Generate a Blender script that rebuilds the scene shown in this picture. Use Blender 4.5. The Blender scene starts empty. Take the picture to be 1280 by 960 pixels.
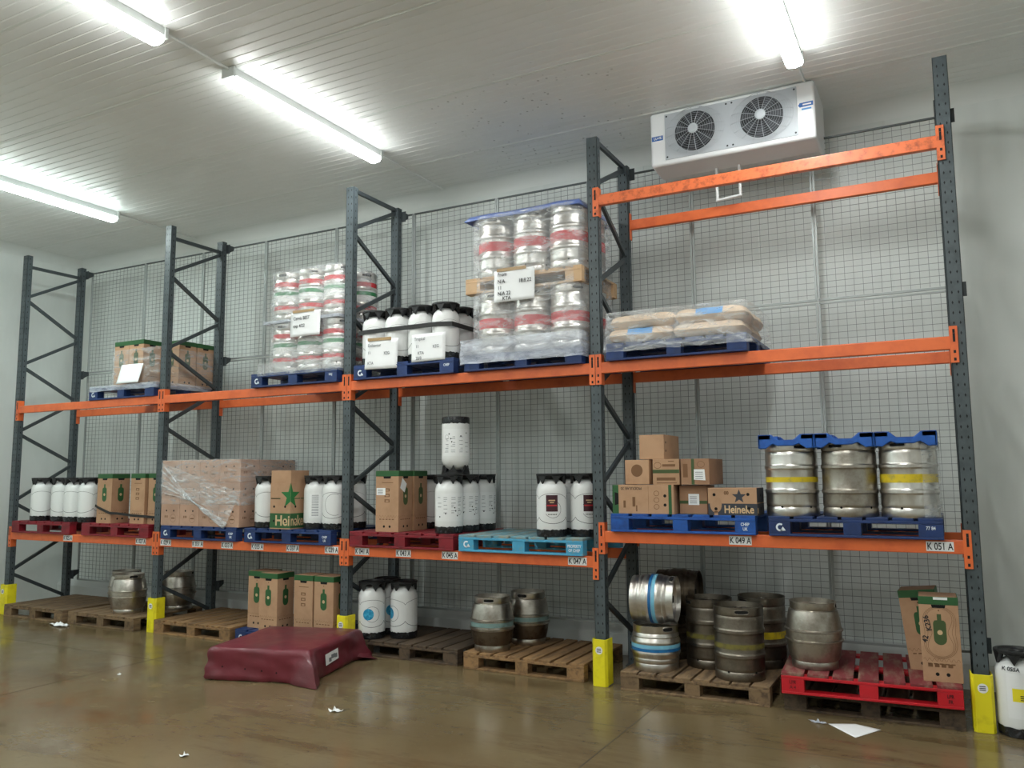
import bpy, math, random
from mathutils import Vector, Matrix, Euler, noise
PI = math.pi
scene = bpy.context.scene
col = scene.collection
random.seed(7)
ORD = ['first', 'second', 'third', 'fourth', 'fifth', 'sixth', 'seventh', 'eighth', 'ninth', 'tenth', 'eleventh', 'twelfth']

# ------------------------------------------------------------------ colour + materials
def lin(c):
    return tuple((x / 255 / 12.92) if x / 255 <= 0.04045 else ((x / 255 + 0.055) / 1.055) ** 2.4 for x in c) + (1.0,)

def mat(name, rgb, rough=0.5, metal=0.0, rgb2=None, nscale=6.0, lo=0.45, hi=0.65, bump=0.0, bscale=40.0,
        rand=0.0, coat=0.0, spec=0.5, rough2=None, stretch=None, detail=4.0, world=False):
    m = bpy.data.materials.new(name); m.use_nodes = True
    nt = m.node_tree; N = nt.nodes; L = nt.links
    b = N['Principled BSDF']
    b.inputs['Base Color'].default_value = lin(rgb)
    b.inputs['Roughness'].default_value = rough
    b.inputs['Metallic'].default_value = metal
    b.inputs['Specular IOR Level'].default_value = spec
    b.inputs['Coat Weight'].default_value = coat
    src = None
    if world:
        g = N.new('ShaderNodeNewGeometry'); vec = g.outputs['Position']
    else:
        tc = N.new('ShaderNodeTexCoord'); vec = tc.outputs['Object']
    if stretch:
        mp = N.new('ShaderNodeMapping'); mp.inputs['Scale'].default_value = stretch
        L.new(vec, mp.inputs['Vector']); vec = mp.outputs['Vector']
    oi = None
    if rand or rgb2:
        oi = N.new('ShaderNodeObjectInfo')
    if rgb2:
        add = N.new('ShaderNodeVectorMath'); add.operation = 'ADD'
        cx = N.new('ShaderNodeCombineXYZ'); mul = N.new('ShaderNodeMath'); mul.operation = 'MULTIPLY'; mul.inputs[1].default_value = 37.0
        L.new(oi.outputs['Random'], mul.inputs[0])
        for k in range(3): L.new(mul.outputs[0], cx.inputs[k])
        L.new(vec, add.inputs[0]); L.new(cx.outputs[0], add.inputs[1])
        n = N.new('ShaderNodeTexNoise'); n.inputs['Scale'].default_value = nscale; n.inputs['Detail'].default_value = detail
        n.inputs['Roughness'].default_value = 0.65
        L.new(add.outputs[0], n.inputs['Vector'])
        mr = N.new('ShaderNodeMapRange'); mr.inputs[1].default_value = lo; mr.inputs[2].default_value = hi
        L.new(n.outputs['Fac'], mr.inputs[0])
        mx = N.new('ShaderNodeMix'); mx.data_type = 'RGBA'
        mx.inputs[6].default_value = lin(rgb); mx.inputs[7].default_value = lin(rgb2)
        L.new(mr.outputs[0], mx.inputs[0]); src = mx.outputs[2]
        if rough2 is not None:
            rr = N.new('ShaderNodeMapRange'); rr.inputs[3].default_value = rough; rr.inputs[4].default_value = rough2
            L.new(mr.outputs[0], rr.inputs[0]); L.new(rr.outputs[0], b.inputs['Roughness'])
    if rand:
        hs = N.new('ShaderNodeHueSaturation')
        rr = N.new('ShaderNodeMapRange'); rr.inputs[3].default_value = 1 - rand; rr.inputs[4].default_value = 1 + rand
        L.new(oi.outputs['Random'], rr.inputs[0]); L.new(rr.outputs[0], hs.inputs['Value'])
        if src: L.new(src, hs.inputs['Color'])
        else: hs.inputs['Color'].default_value = lin(rgb)
        src = hs.outputs['Color']
    if src: L.new(src, b.inputs['Base Color'])
    if bump:
        n2 = N.new('ShaderNodeTexNoise'); n2.inputs['Scale'].default_value = bscale; n2.inputs['Detail'].default_value = 3
        L.new(vec, n2.inputs['Vector'])
        bp = N.new('ShaderNodeBump'); bp.inputs['Strength'].default_value = bump; bp.inputs['Distance'].default_value = 0.01
        L.new(n2.outputs['Fac'], bp.inputs['Height']); L.new(bp.outputs[0], b.inputs['Normal'])
    return m

M = {}
M['wall'] = mat('white_wall_panel', (224, 228, 225), 0.42, rgb2=(214, 218, 215), nscale=1.3, stretch=(1, 1, .3))
M['ceiling'] = mat('white_ceiling_panel', (234, 236, 234), 0.34, rgb2=(229, 231, 228), nscale=.8)
M['kerb'] = mat('pale_kerb', (205, 208, 206), 0.6)
M['cove'] = mat('white_cove', (226, 229, 226), 0.5)
M['joint'] = mat('panel_joint', (222, 226, 222), 0.5)
M['darkjoint'] = mat('floor_joint_dark', (62, 52, 36), 0.8)
M['orange'] = mat('orange_beam_paint', (230, 112, 58), 0.42, rgb2=(206, 92, 50), nscale=5, lo=.42, hi=.75)
M['orange_worn'] = mat('worn_orange_beam_paint', (226, 116, 70), 0.34, rgb2=(158, 72, 46), nscale=14, lo=.48, hi=.68, detail=8)
M['upright'] = mat('grey_upright_paint', (76, 85, 89), 0.45, rgb2=(64, 72, 75), nscale=9)
M['upright_dark'] = mat('dark_slot', (16, 18, 20), 0.8)
M['brace'] = mat('grey_brace_paint', (62, 69, 72), 0.45)
M['yellow'] = mat('yellow_guard_plastic', (236, 222, 32), 0.45, rgb2=(200, 182, 30), nscale=7, lo=.52, hi=.8)
M['black'] = mat('black_plastic', (22, 23, 25), 0.42)
M['black_gloss'] = mat('smoky_black_plastic', (26, 27, 30), 0.22, rgb2=(70, 72, 76), nscale=30, lo=.55, hi=.7)
M['hole'] = mat('dark_hole', (14, 13, 12), 0.9)
M['white_plastic'] = mat('white_keg_plastic', (226, 227, 226), 0.28, coat=0.2)
M['label_white'] = mat('white_label_paper', (232, 233, 233), 0.5)
M['paper'] = mat('white_paper', (240, 241, 242), 0.7)
M['ink'] = mat('black_ink', (38, 38, 42), 0.7)
M['ink_grey'] = mat('grey_ink', (120, 122, 126), 0.7)
M['ink_brown'] = mat('brown_print', (118, 84, 56), 0.8)
M['blue_ink'] = mat('blue_circle_print', (24, 132, 178), 0.5, rgb2=(70, 180, 214), nscale=30)
M['maroon_ink'] = mat('dark_red_label', (62, 24, 34), 0.5)
M['red_ink'] = mat('red_print', (186, 40, 50), 0.45)
M['steel'] = mat('stainless_steel', (214, 211, 207), 0.30, 1.0, rgb2=(188, 182, 174), nscale=6, rough2=.36, rand=.06, stretch=(1, 1, .5))
M['steel_dull'] = mat('dull_keg_steel', (138, 131, 121), 0.36, 1.0, rgb2=(104, 96, 85), nscale=7, lo=.42, hi=.75, rough2=.55, bump=.15, bscale=60, rand=.08)
M['steel_mid'] = mat('worn_keg_steel', (180, 174, 165), 0.33, 1.0, rgb2=(136, 128, 117), nscale=7, lo=.42, hi=.72, rough2=.48, bump=.12, bscale=50)
M['cask_steel'] = mat('stained_cask_steel', (200, 195, 188), 0.28, 1.0, rgb2=(136, 126, 112), nscale=5, lo=.45, hi=.75, rough2=.42, bump=.12, bscale=40, rand=.08)
M['cask_dark'] = mat('brown_cask_steel', (110, 98, 84), 0.42, 0.9, rgb2=(78, 62, 48), nscale=8, rough2=.6)
M['ystripe'] = mat('yellow_keg_band', (214, 188, 30), 0.5, rgb2=(150, 138, 70), nscale=18, lo=.5, hi=.75)
M['ystripe_dull'] = mat('dirty_yellow_band', (120, 112, 48), 0.55, rgb2=(70, 62, 46), nscale=14)
M['bstripe'] = mat('blue_keg_band', (30, 112, 170), 0.4, rgb2=(24, 80, 140), nscale=8)
M['bstripe_light'] = mat('light_blue_keg_band', (120, 186, 214), 0.4)
M['tealstripe'] = mat('teal_keg_band', (124, 152, 150), 0.45, rgb2=(96, 118, 116), nscale=12)
M['rstripe'] = mat('red_keg_band', (196, 40, 48), 0.4, rgb2=(212, 120, 120), nscale=20, lo=.55, hi=.75)
M['gstripe'] = mat('green_keg_band', (44, 128, 76), 0.4)
M['wstripe'] = mat('white_keg_band', (226, 226, 224), 0.4)
M['card'] = mat('cardboard', (184, 146, 114), 0.8, rgb2=(172, 134, 103), nscale=4, rand=.06)
M['card_dark'] = mat('brown_cardboard', (160, 122, 94), 0.8, rgb2=(146, 110, 84), nscale=4, rand=.06)
M['card_pink'] = mat('pale_carton_board', (186, 150, 128), 0.75, rgb2=(172, 137, 116), nscale=4, rand=.05)
M['green'] = mat('green_print', (42, 90, 48), 0.6)
M['green_star'] = mat('green_star_print', (30, 112, 52), 0.6)
M['olive'] = mat('dark_olive_print', (66, 84, 46), 0.7)
M['slate'] = mat('slate_print', (56, 58, 66), 0.7)
M['cream'] = mat('cream_lettering', (206, 176, 136), 0.7)
M['wood'] = mat('pallet_wood', (148, 114, 76), 0.75, rgb2=(108, 82, 56), nscale=3, stretch=(6, 1, 6), rand=.16, bump=.2, bscale=30)
M['wood_grey'] = mat('weathered_pallet_wood', (128, 104, 76), 0.8, rgb2=(86, 68, 50), nscale=3, stretch=(6, 1, 6), rand=.2, bump=.2, bscale=30)
M['wood_dark'] = mat('dark_pallet_wood', (84, 68, 52), 0.8, rgb2=(54, 43, 34), nscale=3, stretch=(6, 1, 6), rand=.2, bump=.2, bscale=30)
M['wood_new'] = mat('pale_pallet_wood', (206, 172, 134), 0.7, rgb2=(186, 150, 112), nscale=4, rand=.08)
M['blue'] = mat('blue_pallet_paint', (26, 54, 108), 0.5, rgb2=(20, 40, 82), nscale=8, lo=.42, hi=.7, rand=.08)
M['blue_bright'] = mat('bright_blue_pallet_paint', (22, 82, 164), 0.5, rgb2=(18, 64, 132), nscale=7)
M['lightblue'] = mat('light_blue_pallet_paint', (72, 158, 196), 0.55, rgb2=(120, 150, 150), nscale=7, lo=.55, hi=.72, stretch=(3, 1, 3))
M['red'] = mat('red_pallet_paint', (132, 24, 38), 0.5, rgb2=(104, 22, 32), nscale=8, rand=.08)
M['red_bright'] = mat('bright_red_pallet_paint', (196, 22, 36), 0.48, rgb2=(150, 26, 36), nscale=6, lo=.55, hi=.75)
M['pallet_top'] = mat('scuffed_red_deck', (122, 44, 48), 0.75, rgb2=(140, 112, 96), nscale=3, lo=.48, hi=.68, stretch=(4, 1, 4))
M['white_paint'] = mat('white_stencil_paint', (220, 228, 236), 0.6)
M['stencil_dark'] = mat('dark_stencil_paint', (70, 12, 20), 0.6)
M['blue_pad'] = mat('blue_tray_plastic', (34, 92, 178), 0.35, rgb2=(28, 78, 156), nscale=10)
M['blue_sheet'] = mat('blue_cover_sheet', (96, 118, 180), 0.3, bump=.3, bscale=12)
M['blue_deck'] = mat('scuffed_blue_deck', (104, 150, 164), 0.7, rgb2=(140, 142, 128), nscale=3, lo=.42, hi=.62, stretch=(4, 1, 4))
M['wire'] = mat('grey_wire', (128, 132, 132), 0.5, 0.3)
M['post'] = mat('galvanised_post', (168, 173, 172), 0.5, 0.3)
M['rail'] = mat('dark_grey_rail', (92, 97, 98), 0.5, 0.3)
M['maroon'] = mat('maroon_cover_sheet', (108, 32, 45), 0.46, rgb2=(92, 44, 50), nscale=2.2, lo=.42, hi=.68, bump=.5, bscale=9, coat=.15)
M['sack'] = mat('beige_sack_paper', (214, 190, 164), 0.7, rgb2=(200, 174, 148), nscale=6, bump=.3, bscale=14)
M['sack_blue'] = mat('blue_sack_print', (92, 156, 214), 0.6)
M['tape'] = mat('brown_tape', (166, 136, 92), 0.35)
M['evap'] = mat('white_cooler_casing', (232, 234, 236), 0.3)
M['evap_panel'] = mat('grey_cooler_panel', (184, 190, 196), 0.4)
M['fan_dark'] = mat('fan_black', (44, 47, 52), 0.5)
M['fan_blade'] = mat('fan_blade_grey', (70, 74, 80), 0.45)
M['grille'] = mat('grille_wire', (176, 182, 188), 0.4, .4)
M['sticker_blue'] = mat('blue_sticker', (30, 92, 170), 0.4)
M['sticker_yellow'] = mat('yellow_sticker', (236, 220, 40), 0.45)
M['fixture'] = mat('light_fitting_body', (206, 210, 208), 0.5)
M['pvc'] = mat('white_pipe', (236, 238, 238), 0.4)
M['strap'] = mat('black_strap_web', (34, 33, 33), 0.55)

def emis(name, rgb, s):
    m = bpy.data.materials.new(name); m.use_nodes = True
    nt = m.node_tree; nt.nodes.remove(nt.nodes['Principled BSDF'])
    e = nt.nodes.new('ShaderNodeEmission'); e.inputs[0].default_value = rgb + (1,); e.inputs[1].default_value = s
    nt.links.new(e.outputs[0], nt.nodes['Material Output'].inputs[0]); return m
for nm, c in (('cool', (.86, 1.0, .97)), ('neutral', (.965, 1.0, .98))):
    M['lens_' + nm] = emis(nm + '_lamp_lens', c, 14.0); M['side_' + nm] = emis(nm + '_lamp_side', c, 3.0)

def film(name, base, dens, tint=(235, 238, 240)):
    m = bpy.data.materials.new(name); m.use_nodes = True
    nt = m.node_tree; N = nt.nodes; L = nt.links; b = N['Principled BSDF']
    b.inputs['Base Color'].default_value = lin(tint); b.inputs['Roughness'].default_value = .16; b.inputs['Specular IOR Level'].default_value = .9
    tc = N.new('ShaderNodeTexCoord'); mp = N.new('ShaderNodeMapping'); mp.inputs['Scale'].default_value = (1.6, 1.6, 6)
    mp.inputs['Rotation'].default_value = (0, .5, 0)
    L.new(tc.outputs['Object'], mp.inputs[0])
    n = N.new('ShaderNodeTexNoise'); n.inputs['Scale'].default_value = 2.2; n.inputs['Detail'].default_value = 6; n.inputs['Roughness'].default_value = .7
    n.inputs['Distortion'].default_value = 1.2
    L.new(mp.outputs[0], n.inputs['Vector'])
    mr = N.new('ShaderNodeMapRange'); mr.inputs[1].default_value = .42; mr.inputs[2].default_value = .72
    mr.inputs[3].default_value = base; mr.inputs[4].default_value = base + dens
    L.new(n.outputs['Fac'], mr.inputs[0])
    t = N.new('ShaderNodeBsdfTransparent'); ms = N.new('ShaderNodeMixShader')
    L.new(mr.outputs[0], ms.inputs[0]); L.new(t.outputs[0], ms.inputs[1]); L.new(b.outputs[0], ms.inputs[2])
    bp = N.new('ShaderNodeBump'); bp.inputs['Strength'].default_value = .5; bp.inputs['Distance'].default_value = .02
    L.new(n.outputs['Fac'], bp.inputs['Height']); L.new(bp.outputs[0], b.inputs['Normal'])
    L.new(ms.outputs[0], N['Material Output'].inputs[0]); return m
M['film'] = film('clear_stretch_film', .13, .42)
M['film_thick'] = film('thick_stretch_film', .34, .45, (214, 220, 232))
M['film_thin'] = film('thin_stretch_film', .09, .42)

def concrete():
    m = bpy.data.materials.new('polished_brown_concrete'); m.use_nodes = True
    nt = m.node_tree; N = nt.nodes; L = nt.links; b = N['Principled BSDF']
    g = N.new('ShaderNodeNewGeometry')
    def nz(scale, detail=5, rough=.6, st=None):
        n = N.new('ShaderNodeTexNoise'); n.inputs['Scale'].default_value = scale; n.inputs['Detail'].default_value = detail; n.inputs['Roughness'].default_value = rough
        v = g.outputs['Position']
        if st:
            mp = N.new('ShaderNodeMapping'); mp.inputs['Scale'].default_value = st; mp.inputs['Rotation'].default_value = (0, 0, .5); L.new(v, mp.inputs[0]); v = mp.outputs[0]
        L.new(v, n.inputs['Vector']); return n.outputs['Fac']
    def mix(f, a, c):
        x = N.new('ShaderNodeMix'); x.data_type = 'RGBA'; L.new(f, x.inputs[0])
        if isinstance(a, tuple): x.inputs[6].default_value = lin(a)
        else: L.new(a, x.inputs[6])
        if isinstance(c, tuple): x.inputs[7].default_value = lin(c)
        else: L.new(c, x.inputs[7])
        return x.outputs[2]
    def rng(f, lo, hi, a=0, c=1):
        r = N.new('ShaderNodeMapRange'); r.inputs[1].default_value = lo; r.inputs[2].default_value = hi; r.inputs[3].default_value = a; r.inputs[4].default_value = c
        L.new(f, r.inputs[0]); return r.outputs[0]
    c = mix(rng(nz(.7), .35, .65), (120, 106, 78), (106, 91, 65))
    c = mix(rng(nz(1.6, 6, .7, (.5, 2, 1)), .5, .72), c, (92, 73, 49))
    c = mix(rng(nz(5, 8, .75), .58, .8), c, (80, 69, 52))
    c = mix(rng(nz(40, 3, .5), .62, .8, 0, .25), c, (140, 126, 98))
    L.new(c, b.inputs['Base Color'])
    L.new(rng(nz(2.2, 5), .35, .7, .12, .28), b.inputs['Roughness'])
    b.inputs['Specular IOR Level'].default_value = .55
    bp = N.new('ShaderNodeBump'); bp.inputs['Strength'].default_value = .06; bp.inputs['Distance'].default_value = .02
    L.new(nz(7, 4), bp.inputs['Height']); L.new(bp.outputs[0], b.inputs['Normal'])
    return m
M['floor'] = concrete()

def moldy_ceiling():
    m = M['ceiling']; nt = m.node_tree; N = nt.nodes; L = nt.links; b = N['Principled BSDF']
    src = b.inputs['Base Color'].links[0].from_socket
    g = N.new('ShaderNodeNewGeometry')
    v = N.new('ShaderNodeTexVoronoi'); v.inputs['Scale'].default_value = 11; L.new(g.outputs['Position'], v.inputs['Vector'])
    r = N.new('ShaderNodeMapRange'); r.inputs[1].default_value = .16; r.inputs[2].default_value = .08; L.new(v.outputs['Distance'], r.inputs[0])
    n = N.new('ShaderNodeTexNoise'); n.inputs['Scale'].default_value = 2.2; n.inputs['Detail'].default_value = 6; L.new(g.outputs['Position'], n.inputs['Vector'])
    d = N.new('ShaderNodeVectorMath'); d.operation = 'DISTANCE'; d.inputs[1].default_value = (7.9, .35, 5.14); L.new(g.outputs['Position'], d.inputs[0])
    dr = N.new('ShaderNodeMapRange'); dr.inputs[1].default_value = 1.9; dr.inputs[2].default_value = .2; L.new(d.outputs['Value'], dr.inputs[0])
    a = N.new('ShaderNodeMath'); a.operation = 'ADD'; L.new(n.outputs['Fac'], a.inputs[0]); L.new(dr.outputs[0], a.inputs[1])
    ar = N.new('ShaderNodeMapRange'); ar.inputs[1].default_value = .8; ar.inputs[2].default_value = 1.2; L.new(a.outputs[0], ar.inputs[0])
    k = N.new('ShaderNodeMath'); k.operation = 'MULTIPLY'; L.new(ar.outputs[0], k.inputs[0]); L.new(r.outputs[0], k.inputs[1])
    k2 = N.new('ShaderNodeMath'); k2.operation = 'MULTIPLY'; L.new(k.outputs[0], k2.inputs[0]); k2.inputs[1].default_value = .6
    x = N.new('ShaderNodeMix'); x.data_type = 'RGBA'; L.new(k2.outputs[0], x.inputs[0]); L.new(src, x.inputs[6]); x.inputs[7].default_value = lin((84, 78, 66))
    L.new(x.outputs[2], b.inputs['Base Color'])
moldy_ceiling()

# ------------------------------------------------------------------ mesh builder
class MB:
    def __init__(s): s.v = []; s.f = []; s.m = []
    def add(s, vs, fs, mi=0):
        o = len(s.v); s.v += [tuple(v) for v in vs]; s.f += [tuple(i + o for i in f) for f in fs]; s.m += [mi] * len(fs); return s
    def box(s, x0, x1, y0, y1, z0, z1, mi=0):
        return s.add([(x0, y0, z0), (x1, y0, z0), (x1, y1, z0), (x0, y1, z0), (x0, y0, z1), (x1, y0, z1), (x1, y1, z1), (x0, y1, z1)],
              [(0, 3, 2, 1), (4, 5, 6, 7), (0, 1, 5, 4), (1, 2, 6, 5), (2, 3, 7, 6), (3, 0, 4, 7)], mi)
    def lathe(s, prof, n=40, mi=0, closed=False, caps=True):
        vs = []; fs = []
        for r, z in prof:
            for k in range(n):
                a = 2 * PI * k / n; vs.append((r * math.cos(a), r * math.sin(a), z))
        P = len(prof)
        for i in range(P - 1):
            for k in range(n):
                k2 = (k + 1) % n; fs.append((i * n + k, i * n + k2, (i + 1) * n + k2, (i + 1) * n + k))
        if closed:
            for k in range(n):
                k2 = (k + 1) % n; fs.append(((P - 1) * n + k, (P - 1) * n + k2, k2, k))
        elif caps:
            fs.append(tuple(reversed(range(n)))); fs.append(tuple((P - 1) * n + k for k in range(n)))
        return s.add(vs, fs, mi)
    def bar(s, a, b, w, h=None, mi=0, up=None):
        h = h or w; a = Vector(a); b = Vector(b); d = (b - a).normalized()
        u = Vector(up) if up else (Vector((0, 0, 1)) if abs(d.z) < .95 else Vector((0, 1, 0)))
        r = d.cross(u).normalized(); u = r.cross(d).normalized()
        vs = [p + r * (w / 2 * i) + u * (h / 2 * j) for p in (a, b) for i, j in ((-1, -1), (1, -1), (1, 1), (-1, 1))]
        return s.add(vs, [(3, 2, 1, 0), (4, 5, 6, 7), (0, 1, 5, 4), (1, 2, 6, 5), (2, 3, 7, 6), (3, 0, 4, 7)], mi)
    def tube(s, pts, r, n=8, mi=0, closed=False):
        pts = [Vector(p) for p in pts]; vs = []; fs = []; P = len(pts)
        for i, p in enumerate(pts):
            if closed: d = (pts[(i + 1) % P] - pts[i - 1])
            else: d = pts[min(i + 1, P - 1)] - pts[max(i - 1, 0)]
            d.normalize(); u = Vector((0, 0, 1)) if abs(d.z) < .9 else Vector((1, 0, 0))
            e = d.cross(u).normalized(); u = e.cross(d)
            for k in range(n):
                a = 2 * PI * k / n; vs.append(p + (e * math.cos(a) + u * math.sin(a)) * r)
        for i in range(P if closed else P - 1):
            j = (i + 1) % P
            for k in range(n):
                k2 = (k + 1) % n; fs.append((i * n + k, i * n + k2, j * n + k2, j * n + k))
        if not closed: fs.append(tuple(reversed(range(n)))); fs.append(tuple((P - 1) * n + k for k in range(n)))
        return s.add(vs, fs, mi)
    def poly(s, pts, mi=0): return s.add(pts, [tuple(range(len(pts)))], mi)
    def prism(s, pts, vec, mi=0):
        n = len(pts); v = Vector(vec); a = [Vector(p) for p in pts]
        fs = [tuple(reversed(range(n))), tuple(range(n, 2 * n))] + [(i, (i + 1) % n, n + (i + 1) % n, n + i) for i in range(n)]
        return s.add(a + [p + v for p in a], fs, mi)
    def build(s, name, mats, parent=None, smooth=None, bevel=0, loc=None, rot=None, seg=2):
        me = bpy.data.meshes.new(name); me.from_pydata(s.v, [], s.f)
        for m in (mats if isinstance(mats, (list, tuple)) else [mats]): me.materials.append(M[m] if isinstance(m, str) else m)
        me.polygons.foreach_set('material_index', s.m)
        import bmesh
        bm = bmesh.new(); bm.from_mesh(me); bmesh.ops.recalc_face_normals(bm, faces=bm.faces); bm.to_mesh(me); bm.free()
        if smooth is not None:
            me.polygons.foreach_set('use_smooth', [True] * len(me.polygons))
            if smooth < 180: me.set_sharp_from_angle(angle=math.radians(smooth))
        o = bpy.data.objects.new(name, me); col.objects.link(o)
        if parent: o.parent = parent
        if loc: o.location = loc
        if rot: o.rotation_euler = rot
        if bevel:
            b = o.modifiers.new('bevel', 'BEVEL'); b.width = bevel; b.segments = seg; b.limit_method = 'ANGLE'; b.angle_limit = math.radians(40)
        return o

def tag(o, label, cat, group=None):
    o['label'] = label; o['category'] = cat
    if group: o['group'] = group
    return o
def struct(o): o['kind'] = 'structure'; return o
def thing(name, label, cat, loc=(0, 0, 0), rot=0, group=None):
    o = bpy.data.objects.new(name, None); col.objects.link(o); o.location = loc
    o.rotation_euler = rot if isinstance(rot, (tuple, list)) else (0, 0, rot); o.empty_display_size = .1
    return tag(o, label, cat, group)
def copy_tree(src, parent=None):
    c = src.copy(); col.objects.link(c)
    if parent: c.parent = parent
    for ch in list(src.children): copy_tree(ch, c)
    return c
PROTO = {}
def place(key, maker, label, cat, loc, rot=0, group=None):
    """first call builds the thing, later ones copy it and its parts"""
    if key in PROTO:
        o = copy_tree(PROTO[key])
    else:
        o = maker(); PROTO[key] = o
    o.location = loc; o.rotation_euler = rot if isinstance(rot, (tuple, list)) else (0, 0, rot)
    tag(o, label, cat)
    if group: o['group'] = group
    elif 'group' in o: del o['group']
    return o
def empty(name):
    o = bpy.data.objects.new(name, None); col.objects.link(o); o.empty_display_size = .1; return o

def text(name, s, size, m, parent, loc, rot=(PI / 2, 0, 0), align='CENTER', ext=.0004, sx=1, bold=0):
    c = bpy.data.curves.new(name, 'FONT'); c.body = s; c.size = size; c.align_x = align; c.align_y = 'CENTER'; c.extrude = ext; c.offset = bold
    t = bpy.data.objects.new(name, c); col.objects.link(t)
    bpy.context.view_layer.update()
    me = bpy.data.meshes.new_from_object(t.evaluated_get(bpy.context.evaluated_depsgraph_get()))
    bpy.data.objects.remove(t); bpy.data.curves.remove(c)
    me.materials.clear(); me.materials.append(M[m]); me.name = name
    o = bpy.data.objects.new(name, me); col.objects.link(o)
    if parent: o.parent = parent
    o.location = loc; o.rotation_euler = rot; o.scale = (sx, 1, 1); return o

def decal(name, m, parent, draw, label=None):
    mb = MB(); draw(mb); o = mb.build(name, m, parent)
    if label: o['label'] = label
    return o
class Face:
    """a flat face of a box: decals are drawn in its own u (right), v (up) metres"""
    def __init__(s, o, u, v=(0, 0, 1)): s.o = Vector(o); s.u = Vector(u); s.v = Vector(v); s.n = s.u.cross(s.v)
    def p(s, a, b, off=.0008): return s.o + s.u * a + s.v * b + s.n * off
    def poly(s, mb, pts, mi=0, off=.0008): mb.poly([s.p(a, b, off) for a, b in pts], mi)
    def rect(s, mb, a0, a1, b0, b1, mi=0, off=.0008): s.poly(mb, [(a0, b0), (a1, b0), (a1, b1), (a0, b1)], mi, off)
    def disc(s, mb, a, b, r, mi=0, n=20, off=.0008, ry=None): s.poly(mb, [(a + r * math.cos(2 * PI * k / n), b + (ry or r) * math.sin(2 * PI * k / n)) for k in range(n)], mi, off)
    def line(s, mb, pts, w, mi=0, off=.0008):
        for (a, b), (c, d) in zip(pts, pts[1:]):
            dx, dy = c - a, d - b; l = math.hypot(dx, dy) or 1; nx, ny = -dy / l * w / 2, dx / l * w / 2
            s.poly(mb, [(a - nx, b - ny), (c - nx, d - ny), (c + nx, d + ny), (a + nx, b + ny)], mi, off)
def box_faces(w, d):
    return {'front': Face((0, -d / 2, 0), (1, 0, 0)), 'right': Face((w / 2, 0, 0), (0, 1, 0)), 'left': Face((-w / 2, 0, 0), (0, -1, 0)), 'back': Face((0, d / 2, 0), (-1, 0, 0))}
def star_pts(cx, cy, R, r):
    return [(cx + (R if k % 2 == 0 else r) * math.sin(PI * k / 5), cy + (R if k % 2 == 0 else r) * math.cos(PI * k / 5)) for k in range(10)]

# ------------------------------------------------------------------ the room
X = [0.0, 2.858, 5.644, 8.40, 11.203]
XL, XR, YW, YF, ZC = -.75, 14.2, 1.36, -12.2, 5.14
def corrug(name, x0, x1, y0, y1, z, pitch, g, dep, m):
    mb = MB(); ys = []; y = y1
    while y > y0:
        ys += [(y, 0), (y - pitch + 3 * g, 0), (y - pitch + 2 * g, dep), (y - pitch + g, dep)]; y -= pitch
    ys.append((y0, 0)); vs = []; fs = []
    for (yy, d) in ys: vs += [(x0, yy, z + d), (x1, yy, z + d)]
    for i in range(len(ys) - 1): fs.append((2 * i, 2 * i + 1, 2 * i + 3, 2 * i + 2))
    mb.add(vs, fs); mb.box(x0, x1, y0, y1, z + .02, z + .12)
    return mb.build(name, m)
struct(MB().box(XL - .2, XR + .2, YF - .2, YW + .2, -.12, 0).build('floor', 'floor'))
struct(corrug('ceiling', XL - .2, XR + .2, YF - .2, YW + .2, ZC, .1, .006, .004, 'ceiling'))
def wall_back():
    mb = MB(); xs = []; x = XL
    while x < XR: xs += [(x, 0), (x + 1.13, 0), (x + 1.133, .006), (x + 1.147, .006)]; x += 1.15
    xs.append((x, 0)); vs = []; fs = []
    for (xx, d) in xs: vs += [(xx, YW + d, 0), (xx, YW + d, ZC)]
    for i in range(len(xs) - 1): fs.append((2 * i, 2 * i + 1, 2 * i + 3, 2 * i + 2))
    mb.add(vs, fs); mb.box(XL - .2, XR + .2, YW + .02, YW + .2, 0, ZC + .1)
    return mb.build('wall_back', 'wall')
struct(wall_back())
struct(MB().box(XL - .2, XL, YF, YW + .02, 0, ZC + .02).build('wall_left', 'wall'))
struct(MB().box(XR, XR + .2, YF, YW + .02, 0, ZC + .02).build('wall_right', 'wall'))
struct(MB().box(XL - .2, XR + .2, YF - .2, YF, 0, ZC + .02).build('wall_front', 'wall'))
struct(MB().prism([(XL, YW, 0), (XL, YW - .16, 0), (XL, YW - .16, .2), (XL, YW - .08, .3), (XL, YW, .3)], (XR - XL, 0, 0)).build('baseboard_back', 'kerb'))
def cove(name, a, b, nrm):
    a = Vector(a); b = Vector(b); n = Vector(nrm); pts = [a]; R = .15
    for k in range(9):
        t = PI / 2 * k / 8; pts.append(a + n * (R * (1 - math.sin(t))) + Vector((0, 0, -R * (1 - math.cos(t)))))
    return struct(MB().prism(pts, b - a).build(name, 'cove', smooth=40))
cove('trim_1', (XL, YW, ZC), (XR, YW, ZC), (0, -1, 0))
cove('trim_2', (XL, YF, ZC), (XL, YW, ZC), (1, 0, 0))
cove('trim_3', (XR, YF, ZC), (XR, YW, ZC), (-1, 0, 0))
mb = MB()
for y in (.5, -.75, -2.0, -3.25, -4.5, -5.75, -7, -8.25, -9.5): mb.box(XL, XR, y - .009, y + .009, ZC - .003, ZC + .003)
struct(mb.build('trim_4', 'joint'))
mb = MB()
for x in (4.1, 9.0, 13.5): mb.box(x - .004, x + .004, YF, YW - .16, -.002, .0006)
for y in (-1.0, -5.2): mb.box(XL, XR, y - .003, y + .003, -.002, .0005)
struct(mb.build('trim_5', 'darkjoint'))

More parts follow.
